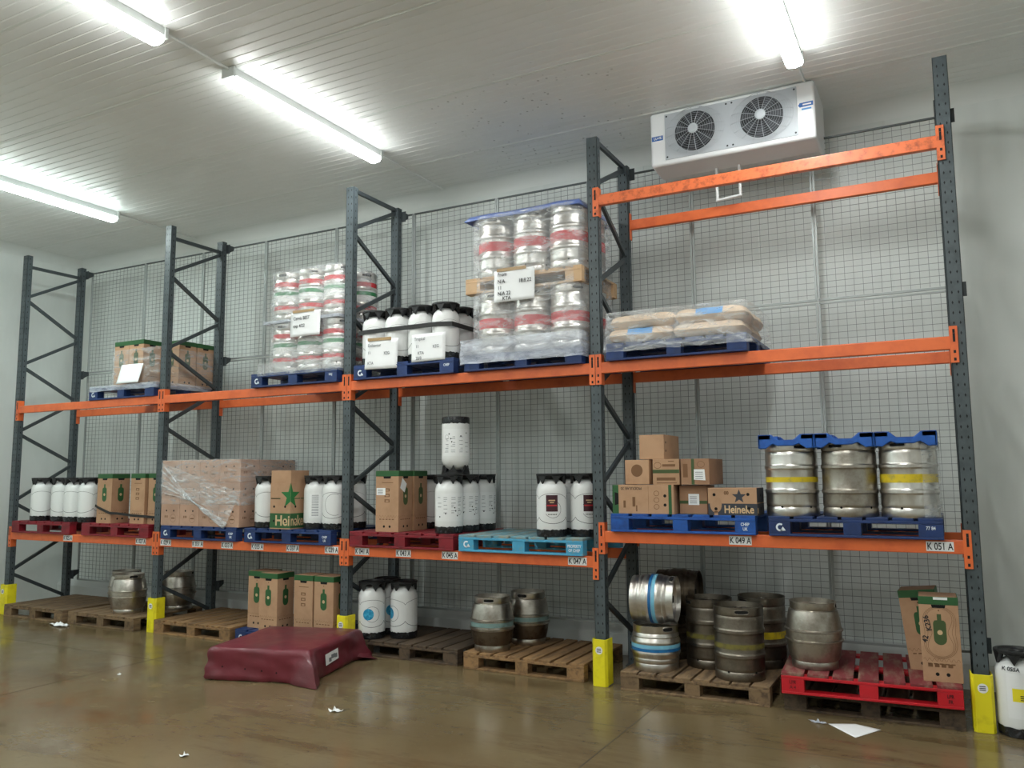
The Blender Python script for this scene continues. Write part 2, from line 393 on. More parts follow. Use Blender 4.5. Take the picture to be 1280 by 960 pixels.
# ceiling lights
def make_light(tone):
    r = empty('ceiling_light'); L = 2.0
    MB().box(-.055, .055, -L / 2, L / 2, -.075, 0).build('housing', 'fixture', r, bevel=.006)
    prof = [(-.062, -.072), (-.068, -.10), (-.054, -.125), (0, -.134), (.054, -.125), (.068, -.10), (.062, -.072)]
    mb = MB(); mb.prism([(x, -L / 2 + .02, z) for x, z in prof], (0, L - .04, 0)); mb.m = [0, 0, 0, 0, 1, 1, 0, 0, 0]
    mb.m = [1 if all(abs(mb.v[i][2]) > .099 for i in f) else 0 for f in mb.f]
    mb.build('diffuser', ['side_' + tone, 'lens_' + tone], r)
    for s in (-1, 1): MB().box(-.068, .068, s * (L / 2 + .004) - .016, s * (L / 2 + .004) + .016, -.085, 0).build('end_cap', 'fixture', r, bevel=.004)
    return r
cn = ['left', 'middle', 'right', 'far right']
for i, x in enumerate((1.87, 6.0, 10.18)):
    for j, y in enumerate((-1.015, -3.69, -6.37, -9.05)):
        where = ['nearest the racking', 'second out from the racking', 'third out from the racking', 'farthest from the racking'][j]
        place('light' + str(i > 0), lambda: make_light('neutral' if i else 'cool'), f'long white strip light on the ceiling, {cn[i]} row, {where}', 'ceiling light', (x, y, ZC), 0, 'strip lights on the ceiling')
for x in (1.87, 6.0, 10.18):
    mb = MB()
    mb.tube([(x, YF + .1, ZC - .012), (x, -10.1, ZC - .012)], .012)
    for y in (-1.015, -3.69, -6.37): mb.tube([(x, y - 1.67, ZC - .012), (x, y - 1.01, ZC - .012)], .012)
    mb.tube([(x, .005, ZC - .012), (x, YW - .05, ZC - .012)], .01)
    tag(mb.build('conduit', 'cove', smooth=60), f'thin white conduit along the {["left","middle","right"][(1.87,6.0,10.18).index(x)]} row of ceiling lights', 'conduit', 'ceiling conduits')

# ------------------------------------------------------------------ racking
H = [4.83, 4.82, 4.82, 4.805, 4.86]
B1, B1B, B2, B3, BH = 1.068, 1.286, 2.741, 4.2525, .097
def upright_frame(i):
    x = X[i]; h = H[i]
    lab = ['grey upright frame at the far left end of the racking', 'grey upright frame between the first and second bays from the left', 'grey upright frame between the second and third bays from the left',
           'grey upright frame between the third bay and the tall right bay', 'grey upright frame at the right end of the racking, beside the bare wall']
    r = thing('upright_frame', lab[i], 'rack frame', (x, 0, 0), 0, 'upright frames of the racking')
    for y0, y1, f in ((0, .07, 0), (.80, .87, 1)):
        mb = MB(); t = .004; hh = h if not f else h + .0
        face = y0 if not f else y0
        # open C-section post: web towards the aisle, two flanges, two lips
        mb.box(-.05, .05, y0, y0 + t, 0, hh); mb.box(-.05, -.05 + t, y0, y1, 0, hh); mb.box(.05 - t, .05, y0, y1, 0, hh)
        mb.box(-.05, -.025, y1 - t, y1, 0, hh); mb.box(.025, .05, y1 - t, y1, 0, hh)
        n = int(hh / .075)
        for k in range(n):
            z = .06 + k * .075
            if z > hh - .03: break
            for sx in (-1, 1):
                cx = sx * .021
                mb.poly([(cx - .006, y0 - .0006, z), (cx, y0 - .0006, z - .014), (cx + .006, y0 - .0006, z), (cx, y0 - .0006, z + .014)], 1)
            for s in (-1, 1):
                mb.poly([(s * .0506, y0 + .03, z - .01), (s * .0506, y0 + .04, z - .01), (s * .0506, y0 + .04, z + .01), (s * .0506, y0 + .03, z + .01)], 1)
        mb.build('post', ['upright', 'upright_dark'], r)
        MB().box(-.07, .07, y0 - .02, y1 + .03, 0, .008).build('base_plate', 'brace', r)
    if i < 2: fz = [4.23, 3.30, 2.385, 1.46, .54]; rz = [4.67, 3.75, 2.86, 1.97, 1.0, .12]; top = 4.68
    else: fz = [4.36, 3.45, 2.53, 1.64, .73]; rz = [4.79, 3.88, 2.98, 2.09, 1.19, .29]; top = 4.80
    segs = [((0, .05, top), (0, .82, top))]
    for k in range(5):
        segs.append(((0, .82, rz[k] - .02), (0, .05, fz[k] + .02))); segs.append(((0, .05, fz[k] - .02), (0, .82, rz[k + 1] + .02)))
    for a, b in segs: MB().bar(a, b, .03, .04).build('brace', 'brace', r)
    for z in (4.76, 3.28, .45):
        MB().prism([(0.052, .875, z - .09), (.052, .985, z - .02), (.052, .985, z + .03), (.052, .875, z + .03)], (.006, 0, 0)).box(.02, .1, .872, .878, z - .09, z + .03).build('mesh_bracket', 'brace', r)
    return r
for i in range(5): upright_frame(i)
def load_beam(b, z, rear, m, lab, stickers=()):
    x0, x1 = X[b], X[b + 1]; L = x1 - x0
    r = thing('load_beam', lab, 'rack beam', ((x0 + x1) / 2, 0, z), 0, 'orange beams of the racking')
    y = -.008 if not rear else .878; s = -1 if not rear else 1
    yb0, yb1 = (-.008, .042) if not rear else (.828, .878)
    MB().box(-L / 2 + .052, L / 2 - .052, yb0, yb1, -BH, 0).build('beam_box', m, r, bevel=.006)
    for e in (-1, 1):
        mb = MB(); xe = e * L / 2; xi = xe - e * .052; xo = xe - e * .003
        yf = -.012 if not rear else .882
        x_a, x_b = sorted((xi, xo))
        mb.box(x_a, x_b, min(yf, yf + .005 * -s), max(yf, yf + .005 * -s), -.195, .072)
        xa, xb = sorted((xi, xi - e * .005)); mb.box(xa, xb, yb0 - (.004 if not rear else 0), yb1 + .02 if not rear else yb1 + .004, -.195, .072)
        cx = (xi + xo) / 2; yy = yf - .0007 if not rear else yf + .0007
        for zz, hz in ((.035, .014), (.002, .018), (-.03, .014), (-.115, .011), (-.17, .011)):
            mb.poly([(cx - .008, yy, zz - hz), (cx + .008, yy, zz - hz), (cx + .008, yy, zz + hz), (cx - .008, yy, zz + hz)], 1)
        mb.build('end_connector', [m if not rear else 'orange', 'upright_dark'], r)
    for xs, t in stickers:
        w = .175; o = MB().box(-w / 2, w / 2, -.0015, 0, -.034, .034).build('location_label', 'label_white', r, loc=(xs - (x0 + x1) / 2, yb0 - .0004, -BH / 2 + .002))
        o['label'] = 'white location label with black lettering'
        text('lettering', t, .068, 'ink', o, (0, -.0022, -.002), sx=.72, bold=.0012)
    return r
BN = ['first bay from the left', 'second bay from the left', 'third bay from the left', 'tall right bay']
ST = {0: [(1.24, 'K 025 A'), (2.60, 'K 027 A')], 1: [(3.03, 'K 029 A'), (3.55, 'K 031 A'), (4.01, 'K 033 A'), (4.46, 'K 035 A'), (4.96, 'K 037 A'), (5.48, 'K 039 A')],
      2: [(5.87, 'K 041 A'), (6.37, 'K 043 A'), (6.90, 'K 045 A'), (8.20, 'K 047 A')], 3: [(9.60, 'K 049 A'), (11.0, 'K 051 A')]}
for b in range(4):
    z1 = B1B if b == 3 else B1
    load_beam(b, z1, 0, 'orange', f'orange front beam with white labels at the lower shelf of the {BN[b]}', ST[b])
    load_beam(b, z1, 1, 'orange', f'orange rear beam at the lower shelf of the {BN[b]}')
    load_beam(b, B2, 0, 'orange', f'orange front beam at the upper shelf of the {BN[b]}')
    load_beam(b, B2, 1, 'orange', f'orange rear beam at the upper shelf of the {BN[b]}')
load_beam(3, B3, 0, 'orange_worn', 'scuffed orange front beam at the very top of the tall right bay')
load_beam(3, B3, 1, 'orange', 'orange rear beam at the very top of the tall right bay, with nothing on it')

def make_guard():
    r = empty('column_guard'); mb = MB(); h = .385
    out = [(-.068, .10), (-.068, -.02), (-.05, -.045), (.05, -.045), (.068, -.02), (.068, .10), (.058, .10), (.058, -.016), (.046, -.036), (-.046, -.036), (-.058, -.016), (-.058, .10)]
    mb.prism([(x, y, 0) for x, y in out], (0, 0, h)); mb.build('guard_shell', 'yellow', r, bevel=.003)
    mb = MB(); F = Face((0, -.045, 0), (1, 0, 0)); F.disc(mb, 0, h - .09, .032, 0, 20, .001)
    for k in range(3): F.rect(mb, -.02, .018, h - .105 + k * .012, h - .099 + k * .012, 1, .0014)
    o = mb.build('warning_sticker', ['label_white', 'ink'], r); o['label'] = 'round white sticker with dark print'
    return r
gl = ['at the foot of the far left upright', 'between the casks and the empty wooden pallet', 'behind the maroon covered pallet', 'at the foot of the tall right bay, left side', 'beside the white keg on the floor at the right end']
for i in range(5): place('guard', make_guard, f'yellow plastic column guard {gl[i]}', 'column guard', (X[i], 0, 0), (0, 0, [0, .03, 0, 0, .05][i]), 'yellow column guards')

# wire mesh behind the racking
YM = 1.02
px = [-.02, 1.16, 2.32, 3.46, 4.62, 5.76, 6.86, 7.95, 9.02, 10.14, 11.2]
for row, (z0, z1) in enumerate(((.33, 3.28), (3.30, 4.80))):
    for i in range(10):
        x0, x1 = px[i] + .012, px[i + 1] - .012
        r = thing('mesh_panel', f'{["lower","upper"][row]} grey wire mesh panel behind the racking, {ORD[i]} from the left', 'mesh panel', ((x0 + x1) / 2, YM, z0), 0, 'wire mesh panels behind the racking')
        w = (x1 - x0) / 2; h = z1 - z0; mb = MB(); t = .0017
        n = round(2 * w / .076)
        for k in range(1, n):
            x = -w + 2 * w * k / n; mb.box(x - t, x + t, -t, t, .02, h - .02)
        n = round(h / .0555)
        for k in range(1, n):
            z = h * k / n; mb.box(-w + .01, w - .01, -.0063, -.0021, z - t, z + t)
        mb.build('wire_grid', 'wire', r)
        MB().box(-w, w, -.012, .012, -.004, .014).build('frame_rail', 'post', r)
        MB().box(-w, w, -.012, .012, h - .014, h).build('frame_rail', 'rail' if row else 'post', r)
        for s in (-1, 1): MB().box(s * w - .009, s * w + .009, -.012, .012, 0, h).build('frame_stile', 'post', r)

# ------------------------------------------------------------------ pallets
def pallet(kind, x0, y0, z, label, group, w=1.2, d=1.0, rot=0, h=.15, logo=None, right=None, nb=7, deck=None):
    m = {'blueb': 'blue_bright', 'blue': 'blue', 'lightblue': 'lightblue', 'red': 'red', 'redb': 'red_bright', 'wood': 'wood', 'grey': 'wood_grey', 'dark': 'wood_dark', 'new': 'wood_new'}[kind]
    r = thing('pallet', label, 'pallet', (0, 0, 0), 0, group)
    c = Vector((x0, y0, z)) + Matrix.Rotation(rot, 3, 'Z') @ Vector((w / 2, d / 2, 0))
    r.location = c; r.rotation_euler = (0, 0, rot)
    a, b = w / 2, d / 2; rnd = random.Random(int(x0 * 100 + z * 10))
    zb, zk, zs = .018, h - .042, h - .021
    for y in (-b + .05, 0, b - .05):
        MB().box(-a, a, y - .05, y + .05, 0, zb).build('base_board', m, r, bevel=.003)
        MB().box(-a, a, y - .05, y + .05, zk, zs).build('stringer_board', m, r, bevel=.003)
        for x in (-a + .08, 0, a - .08):
            bw = .08 if x else .062
            MB().box(x - bw, x + bw, y - .05 + .002, y + .05 - .002, zb, zk).build('block', m, r, bevel=.003)
    bw = w / nb
    for k in range(nb):
        x = -a + bw * (k + .5); g = (.022 if kind not in ('dark', 'grey') else .014) + rnd.uniform(0, .012)
        j = rnd.uniform(-.006, .006) if k not in (0, nb - 1) else 0
        MB().box(x - bw / 2 + (g / 2 if k else 0), x + bw / 2 - (g / 2 if k < nb - 1 else 0), -b + rnd.uniform(0, .006), b, zs, h).build('deck_board', deck or m, r, bevel=.003)
    F = Face((0, -b, 0), (1, 0, 0))
    if logo:
        mb = MB(); cx, cz, R, q = -a + .085, (zb + zk) / 2 + .004, .031, .017
        n = 18; arc = [(.9 + (2 * PI - 1.8) * k / n) for k in range(n + 1)]
        for t0, t1 in zip(arc, arc[1:]):
            F.poly(mb, [(cx + R * math.cos(t0), cz + R * math.sin(t0)), (cx + R * math.cos(t1), cz + R * math.sin(t1)), (cx + q * math.cos(t1), cz + q * math.sin(t1)), (cx + q * math.cos(t0), cz + q * math.sin(t0))])
        F.poly(mb, [(cx - .002, cz - .03), (cx + .042, cz - .024), (cx + .02, cz + .006)])
        o = mb.build('stencil_mark', 'white_paint', r); o['label'] = 'white painted arrow ring mark'
    if right:
        for k, s in enumerate(right):
            text('stencil_lettering', s, .034, 'white_paint' if kind in ('blue', 'blueb', 'lightblue') else 'stencil_dark', r, (a - .08, -b - .0008, (zb + zk) / 2 + .018 - k * .036), sx=.8, bold=.0008)
    if kind in ('redb',):
        for k, s in enumerate(('LPR', 'A 4')): text('stencil_lettering', s, .034, 'stencil_dark', r, (-a + .08, -b - .0008, .085 - k * .036), sx=.9)
    return r
G1 = 'pallets on the lower shelf'; G2 = 'pallets on the upper shelf'; GF = 'pallets on the floor under the racking'
CH = ('CHEP', 'UK')
pallet('red', .12, -.05, B1, 'dark red pallet at the left end of the lower shelf, under four white kegs', G1)
pallet('red', 1.55, -.05, B1, 'dark red pallet under the strapped keg boxes on the lower shelf, left bay', G1, w=1.22)
pallet('blue', 2.98, -.05, B1, 'blue pallet under the film-wrapped stack of brown cartons', G1, logo=1, right=CH)
pallet('blue', 4.30, -.05, B1, 'blue pallet under the green star box and white kegs', G1, logo=1, right=CH)
pallet('red', 5.74, -.05, B1, 'red pallet under a green-topped box and a doubled-up white keg', G1, w=1.22)
pallet('lightblue', 7.02, -.05, B1, 'light blue pallet with scuffed deck on the lower shelf', G1, w=1.25, logo=1, right=('PROPERTY', 'OF CHEP'), deck='blue_deck')
pallet('blueb', 8.53, -.05, B1B, 'bright blue pallet under the pile of assorted cardboard boxes', G1, logo=None, right=CH)
pallet('blue', 9.83, -.05, B1B, 'dark blue pallet under three steel kegs with blue trays', G1, logo=1, right=('77 84',))
pallet('blue', 1.54, -.03, B2, 'blue pallet under wrapped keg boxes on the upper shelf, left bay', G2, logo=1)
pallet('blue', 4.35, -.06, B2, 'blue pallet under the two-tier kegs with red and green bands', G2, logo=1, right=('NAJ',))
pallet('blue', 5.77, -.06, B2, 'blue pallet under strapped white kegs on the upper shelf', G2, logo=1, right=('CHEP',))
pallet('blue', 7.09, -.06, B2, 'blue pallet under the tall film-wrapped tower of steel kegs', G2)
pallet('blue', 8.52, -.06, B2, 'blue pallet under wrapped beige sacks on the upper shelf', G2)
FZ = .0
pallet('grey', .14, -.10, 0, 'worn wooden pallet on the floor at the far left, nothing on it', GF)
pallet('grey', 1.45, -.10, 0, 'worn wooden pallet on the floor under three steel casks', GF)
pallet('wood', 2.93, -.05, 0, 'bare wooden pallet on the floor left of the tall keg boxes', GF)
pallet('blue', 4.22, -.06, 0, 'blue pallet on the floor under the row of tall keg boxes', GF, logo=1)
pallet('dark', 5.74, .06, 0, 'dark wooden pallet on the floor under white kegs with blue circles', GF, d=.92)
pallet('wood', 7.03, .02, 0, 'light wooden pallet on the floor under two barrel-shaped casks', GF, d=.96, nb=8)
pallet('grey', 8.59, -.06, 0, 'grey wooden pallet on the floor crowded with steel kegs', GF, nb=8)
pallet('dark', 9.89, -.05, 0, 'dark wooden pallet on the floor beneath the bright red pallet', GF)
pallet('redb', 9.90, -.185, .15, 'bright red pallet stacked on a wooden pallet at floor level', GF, w=1.19, rot=math.radians(4), right=('LPR', 'FR'), deck='pallet_top')

# ------------------------------------------------------------------ kegs
def band(name, r, z0, z1, m, parent, n=40, fn=None, k=4):
    prof = [((fn(z0 + (z1 - z0) * i / k) if fn else r) + .0009, z0 + (z1 - z0) * i / k) for i in range(k + 1)]
    return MB().lathe(prof, n, caps=False).build(name, m, parent, smooth=60)
def cyl_patch(mb, r, t0, t1, z0, z1, mi=0, n=10):
    vs = []; fs = []
    for k in range(n + 1):
        t = t0 + (t1 - t0) * k / n; vs += [(r * math.cos(t), r * math.sin(t), z0), (r * math.cos(t), r * math.sin(t), z1)]
    for k in range(n): fs.append((2 * k, 2 * k + 2, 2 * k + 3, 2 * k + 1))
    mb.add(vs, fs, mi)
def cyl_line(mb, r, pts, w, mi=0):
    for (t0, z0), (t1, z1) in zip(pts, pts[1:]):
        du, dz = (t1 - t0) * r, z1 - z0; l = math.hypot(du, dz) or 1; nu, nz = -dz / l * w / 2 / r, du / l * w / 2
        mb.add([(r * math.cos(t + sg * nu), r * math.sin(t + sg * nu), z + sg * nz) for t, z, sg in ((t0, z0, -1), (t1, z1, -1), (t1, z1, 1), (t0, z0, 1))], [(0, 1, 2, 3)], mi)
def cyl_disc(mb, r, t, z, R, mi=0, n=12, ry=None):
    ry = ry or R; vs = []; fs = []
    for k in range(n + 1):
        c = math.cos(PI - PI * k / n); y = ry * math.sqrt(max(0, 1 - c * c)); a = t + c * R / r
        vs += [(r * math.cos(a), r * math.sin(a), z - y), (r * math.cos(a), r * math.sin(a), z + y)]
    for k in range(n): fs.append((2 * k, 2 * k + 2, 2 * k + 3, 2 * k + 1))
    mb.add(vs, fs, mi)
def cyl_arc(cx, cz, R, a0, a1, r, n=20): return [(cx + R * math.cos(a0 + (a1 - a0) * k / n) / r, cz + R * math.sin(a0 + (a1 - a0) * k / n)) for k in range(n + 1)]

def make_white_keg(style, r=.136, h=.56):
    k = empty('white_keg'); s = h / .56
    body = [(.118, .03), (.13, .05), (r - .001, .075), (r, .12), (r, .40), (r - .003, .425), (r - .012, .452), (r - .03, .478), (r - .055, .497), (.055, .508), (.04, .515), (.04, .53)]
    MB().lathe([(a, z * s) for a, z in body], 44).build('body', 'white_plastic', k, smooth=50)
    mb = MB(); n = 44; vs = []; fs = []
    for i in range(n):
        a = 2 * PI * i / n; zt = (.066 + .006 * math.sin(i * 2.4) * math.sin(i * .9)) * s
        for rr, z in ((r - .012, 0), (r - .002, .004), (r + .0015, .03 * s), (r + .002, zt), (r - .004, zt)): vs.append((rr * math.cos(a), rr * math.sin(a), z))
    for i in range(n):
        j = (i + 1) % n
        for q in range(4): fs.append((i * 5 + q, j * 5 + q, j * 5 + q + 1, i * 5 + q + 1))
    fs.append(tuple(i * 5 for i in reversed(range(n)))); mb.add(vs, fs); mb.build('base_cup', 'black_gloss', k, smooth=50)
    mb = MB(); mb.lathe([(.045, .505 * s), (.062, .512 * s), (.095, .535 * s), (r - .004, .540 * s), (r + .002, .544 * s), (r + .002, h - .003), (r - .003, h), (r - .02, h), (r - .024, h - .012), (.05, h - .012), (.045, h - .02)], 44)
    for q in range(6):
        a = 2 * PI * q / 6 + .35; da = .34
        P = lambda t, rr, z: (rr * math.cos(t), rr * math.sin(t), z)
        mb.add([P(a - da, r + .001, .545 * s), P(a + da, r + .001, .545 * s), P(a, r - .006, .468 * s), P(a - da, r - .03, .545 * s), P(a + da, r - .03, .545 * s), P(a, r - .026, .468 * s)],
               [(0, 1, 2), (5, 4, 3), (0, 2, 5, 3), (1, 4, 5, 2), (0, 3, 4, 1)])
    mb.build('top_cap', 'black', k, smooth=35)
    f = -PI / 2 + .62                       # the printed side looks a little to the right, to the aisle
    mb = MB(); R = r + .0007
    if style in ('wave', 'circle', 'dark', 'plain', 'arc'):
        top = []; bot = []
        for i in range(61):
            t = i / 60 * 2 * PI; u = (t * 3 / (2 * PI)) % 1
            lump = abs(math.sin(PI * u)) ** .6
            top.append((f + PI / 3 + t, (.335 + .05 * lump) * s)); bot.append((f + PI / 3 + t, (.175 - .055 * lump) * s))
        cyl_line(mb, R, bot, .0042); cyl_line(mb, R, top, .003 if style != 'plain' else .0016)
        if style in ('circle', 'dark'): cyl_line(mb, R, cyl_arc(f, .245 * s, .075, -2.6, 2.6, R), .003)
        if style == 'arc': cyl_line(mb, R, cyl_arc(f + .2, .26 * s, .11, 1.2, 5.1, R), .0032)
    o = mb.build('printed_lines', 'ink', k) if mb.f else None
    mb = MB()
    if style == 'circle':
        cyl_disc(mb, R + .0004, f - .28, .245 * s, .056, 0, 18); mb.build('blue_emblem', 'blue_ink', k)['label'] = 'blue round emblem'
    if style == 'dark':
        cyl_patch(mb, R + .0004, f - .45, f + .32, .225 * s, .37 * s)
        o = mb.build('dark_label', 'maroon_ink', k); o['label'] = 'dark maroon label with pale lettering'
        mb = MB(); cyl_patch(mb, R + .0008, f - .4, f + .27, .272 * s, .284 * s); cyl_patch(mb, R + .0008, f - .28, f + .15, .318 * s, .328 * s, 1); cyl_patch(mb, R + .0008, f - .2, f + .07, .3 * s, .308 * s, 1)
        mb.build('label_print', ['red_ink', 'cream'], o)
        mb = MB()
        for q in range(6): cyl_patch(mb, R + .0006, f - .32 + q * .1, f - .25 + q * .1, .196 * s, .204 * s)
        mb.build('small_print', 'ink', k)
    if style == 'text':
        cyl_patch(mb, R + .0003, f - 1.15, f + 1.15, .12 * s, .38 * s, 0, 24)
        o = mb.build('paper_label', 'label_white', k); o['label'] = 'white paper label with small print'
        mb = MB(); rd = random.Random(3)
        for q in range(9):
            z = (.34 - q * .018) * s
            for c0 in (-.95, -.45, .1, .6):
                if rd.random() < .75: cyl_patch(mb, R + .0007, f + c0, f + c0 + rd.uniform(.12, .34), z, z + .004, 1 if rd.random() < .75 else 0, 3)
        for c0, z in ((-.3, .19), (.55, .17), (.35, .245), (-.75, .16), (.42, .215)): cyl_disc(mb, R + .0008, f + c0, z * s, .007, 0, 8)
        cyl_line(mb, R + .0008, cyl_arc(f + .75, .2 * s, .022, 0, 2 * PI, R), .002)
        mb.build('label_print', ['ink', 'ink_grey'], o)
    if style == 'grey':
        cyl_patch(mb, R + .0003, f - .5, f + .5, .12 * s, .37 * s, 0, 12); o = mb.build('paper_label', 'label_white', k)
        mb = MB()
        for q in range(14): cyl_patch(mb, R + .0007, f - .3, f + .22, (.35 - q * .016) * s, (.356 - q * .016) * s, 0, 4)
        mb.build('label_print', 'ink_grey', o)
    if style == 'yellow':
        cyl_patch(mb, R + .0003, f - 1.2, f + .9, .13 * s, .42 * s, 0, 24); o = mb.build('paper_label', 'label_white', k)
        mb = MB(); cyl_patch(mb, R + .0007, f - .95, f - .38, .24 * s, .325 * s, 0, 6)
        for q in range(3): cyl_patch(mb, R + .001, f - .62, f - .46, (.25 + q * .013) * s, (.256 + q * .013) * s, 1, 3)
        mb.build('yellow_sticker', ['sticker_yellow', 'ink'], o)
    return k
def wkeg(style, x, y, z, lab, group=None, rot=0, cat='keg'):
    return place('wk_' + style, lambda: make_white_keg(style), lab, cat, (x, y, z), rot, group)

def hand_holes(k, r, z, w=.11, hh=.034, angs=(0,), rim='steel'):
    for a in angs:
        mb = MB(); n = 24; pts = []
        for q in range(n):
            t = 2 * PI * q / n; cu = math.copysign(abs(math.cos(t)) ** .55, math.cos(t)) * w / 2; cv = math.copysign(abs(math.sin(t)) ** .7, math.sin(t)) * hh / 2
            pts.append((a + cu / r, z + cv))
        R = r + .0012
        cyl_patch(mb, R, a - w * .42 / r, a + w * .42 / r, z - hh * .46, z + hh * .46, 0, 10); cyl_patch(mb, R, a - w * .48 / r, a + w * .48 / r, z - hh * .28, z + hh * .28, 0, 10)
        mb.tube([((R) * math.cos(t), (R) * math.sin(t), zz) for t, zz in pts], .0035, 6, 1, True)
        mb.build('hand_hole', ['hole', rim], k, smooth=60)['label'] = 'dark oval hand hole'
def make_steel_keg(kind, r=.2, h=.57, m='steel', stripe=None, holes=(-PI / 2 + .2,), bands=()):
    k = empty('steel_keg')
    pr = [(r * .80, .02), (r * .955, 0), (r * .975, .006), (r * .975, .10 * h), (r * .96, .115 * h), (r * .945, .125 * h), (r * .965, .14 * h), (r * .975, .17 * h)]
    for zc in (.335, .665): pr += [(r * .965, (zc - .045) * h), (r * .975, (zc - .03) * h), (r, (zc - .018) * h), (r, (zc + .018) * h), (r * .975, (zc + .03) * h), (r * .965, (zc + .045) * h)]
    pr += [(r * .975, .83 * h), (r * .965, .86 * h), (r * .945, .875 * h), (r * .96, .885 * h), (r * .97, .9 * h), (r * .97, .985 * h), (r * .985, .99 * h), (r * .985, h), (r * .955, h), (r * .95, .985 * h), (r * .945, .92 * h), (r * .9, .905 * h), (r * .5, .93 * h), (.04, .935 * h)]
    MB().lathe(pr, 52).build('body', m, k, smooth=35)
    MB().lathe([(.032, .93 * h), (.032, .965 * h), (.022, .97 * h), (.02, .955 * h)], 20).build('valve', m, k, smooth=40)
    for z0, z1, mm in bands: band('colour_band', r * .967, z0 * h, z1 * h, mm, k, 52)
    hand_holes(k, r * .97, .94 * h, .11, .032, holes, m)
    for a in (-PI / 2 - .25, -PI / 2 + .9): mb = MB(); cyl_disc(mb, r * .95 + .003, a, .124 * h, .009, 0, 10); mb.build('drain_hole', 'hole', k)
    return k
def make_cask(h=.5, r=.205, m='cask_steel', stripe=None, lower=None, holes=(-PI / 2 + .2,)):
    k = empty('cask'); pr = []
    def R(t): return r * (.79 + .19 * math.sin(PI * min(max((t - .06) / .88, 0), 1)) ** .75)
    pr = [(r * .7, .02), (r * .80, 0), (r * .815, .01 * h), (r * .815, .10 * h), (r * .80, .115 * h)]
    for t in [.13, .18, .23, .28, .33, .38]: pr.append((R(t), t * h))
    pr += [(R(.40), .40 * h), (R(.405) + .012, .413 * h), (R(.42) + .012, .432 * h), (R(.43), .445 * h)]
    pr += [(R(t), t * h) for t in (.47, .5, .53)]
    pr += [(R(.55), .555 * h), (R(.57) + .012, .568 * h), (R(.58) + .012, .587 * h), (R(.59), .60 * h)]
    pr += [(R(t), t * h) for t in (.64, .69, .74, .79, .84, .87)]
    pr += [(r * .80, .885 * h), (r * .815, .9 * h), (r * .81, .985 * h), (r * .83, .99 * h), (r * .83, h), (r * .79, h), (r * .785, .93 * h), (r * .4, .92 * h), (.03, .93 * h)]
    MB().lathe(pr, 52).build('body', m, k, smooth=35)
    MB().lathe([(.03, .92 * h), (.03, .95 * h), (.02, .95 * h)], 18).build('bung', 'hole', k, smooth=40)
    if lower: band('brown_lower_half', r, .12 * h, .385 * h, lower, k, 52, lambda z: R(z / h), 8)  # darker brown colour round the cask below its lower hoop
    for z0, z1, mm in stripe or (): band('colour_band', r, z0 * h, z1 * h, mm, k, 52, lambda z: R(z / h), 4)
    hand_holes(k, r * .815, .945 * h, .10, .034, holes, m)
    return k
def make_stub_cask(m='steel'):
    k = empty('cask'); r, h = .205, .365
    pr = [(r * .72, .02), (r * .9, 0), (r * .915, .005), (r * .915, .15 * h), (r * .9, .17 * h), (r * .93, .2 * h), (r * .95, .26 * h), (r * .935, .28 * h), (r * .96, .33 * h), (r * .985, .36 * h), (r, .385 * h), (r, .41 * h), (r * .985, .43 * h),
          (r * .985, .60 * h), (r, .62 * h), (r, .645 * h), (r * .985, .665 * h), (r * .96, .7 * h), (r * .935, .735 * h), (r * .95, .755 * h), (r * .93, .80 * h), (r * .9, .835 * h), (r * .915, .85 * h), (r * .915, .985 * h), (r * .93, h), (r * .89, h), (r * .885, .9 * h), (r * .4, .88 * h), (.03, .885 * h)]
    MB().lathe(pr, 52).build('body', m, k, smooth=35)
    MB().lathe([(.03, .88 * h), (.03, .92 * h), (.02, .92 * h)], 18).build('bung', 'hole', k, smooth=40)
    hand_holes(k, r * .915, .93 * h, .10, .036, (-PI / 2 + .0, PI / 2), m)
    return k
def stripes(k, m1, m2):
    band('colour_band', .205 * .985, .44 * .365, .51 * .365, m1, k, 52); band('colour_band', .205 * .985, .515 * .365, .595 * .365, m2, k, 52)

# --- lower shelf, left bay
zt = B1 + .15
for n, (x, y) in enumerate(((.48, .12), (.875, .14), (1.165, .12), (1.447, .12))):
    wkeg('wave', x, y, zt, ['white plastic keg at the far left end, standing slightly apart on the red pallet', 'white plastic keg second from left on the red pallet of four', 'white plastic keg third from left on the red pallet of four', 'white plastic keg right next to the strapped keg boxes, left bay'][n], 'white kegs on the left red pallet', [.3, .1, -.15, -.4][n])
# --- lower shelf, second bay
wkeg('wave', 4.47, .12, zt, 'white plastic keg between the wrapped cartons and the green star box', 'white kegs by the green star box', .1)
g = 'white kegs by the green star box'
wkeg('grey', 5.13, .16, zt, 'white keg with a grey printed label just right of the green star box', g, .0)
wkeg('arc', 5.40, .14, zt, 'white keg with a big thin circle line beside the grey upright, second bay', g, -.2)
for i, (x, y) in enumerate(((5.12, .46), (5.40, .44), (4.84, .48))):
    wkeg('plain', x, y, zt, ['white keg in the back row behind the grey labelled keg', 'white keg in the back row behind the circle line keg', 'white keg in the back row behind the green star box'][i], g)
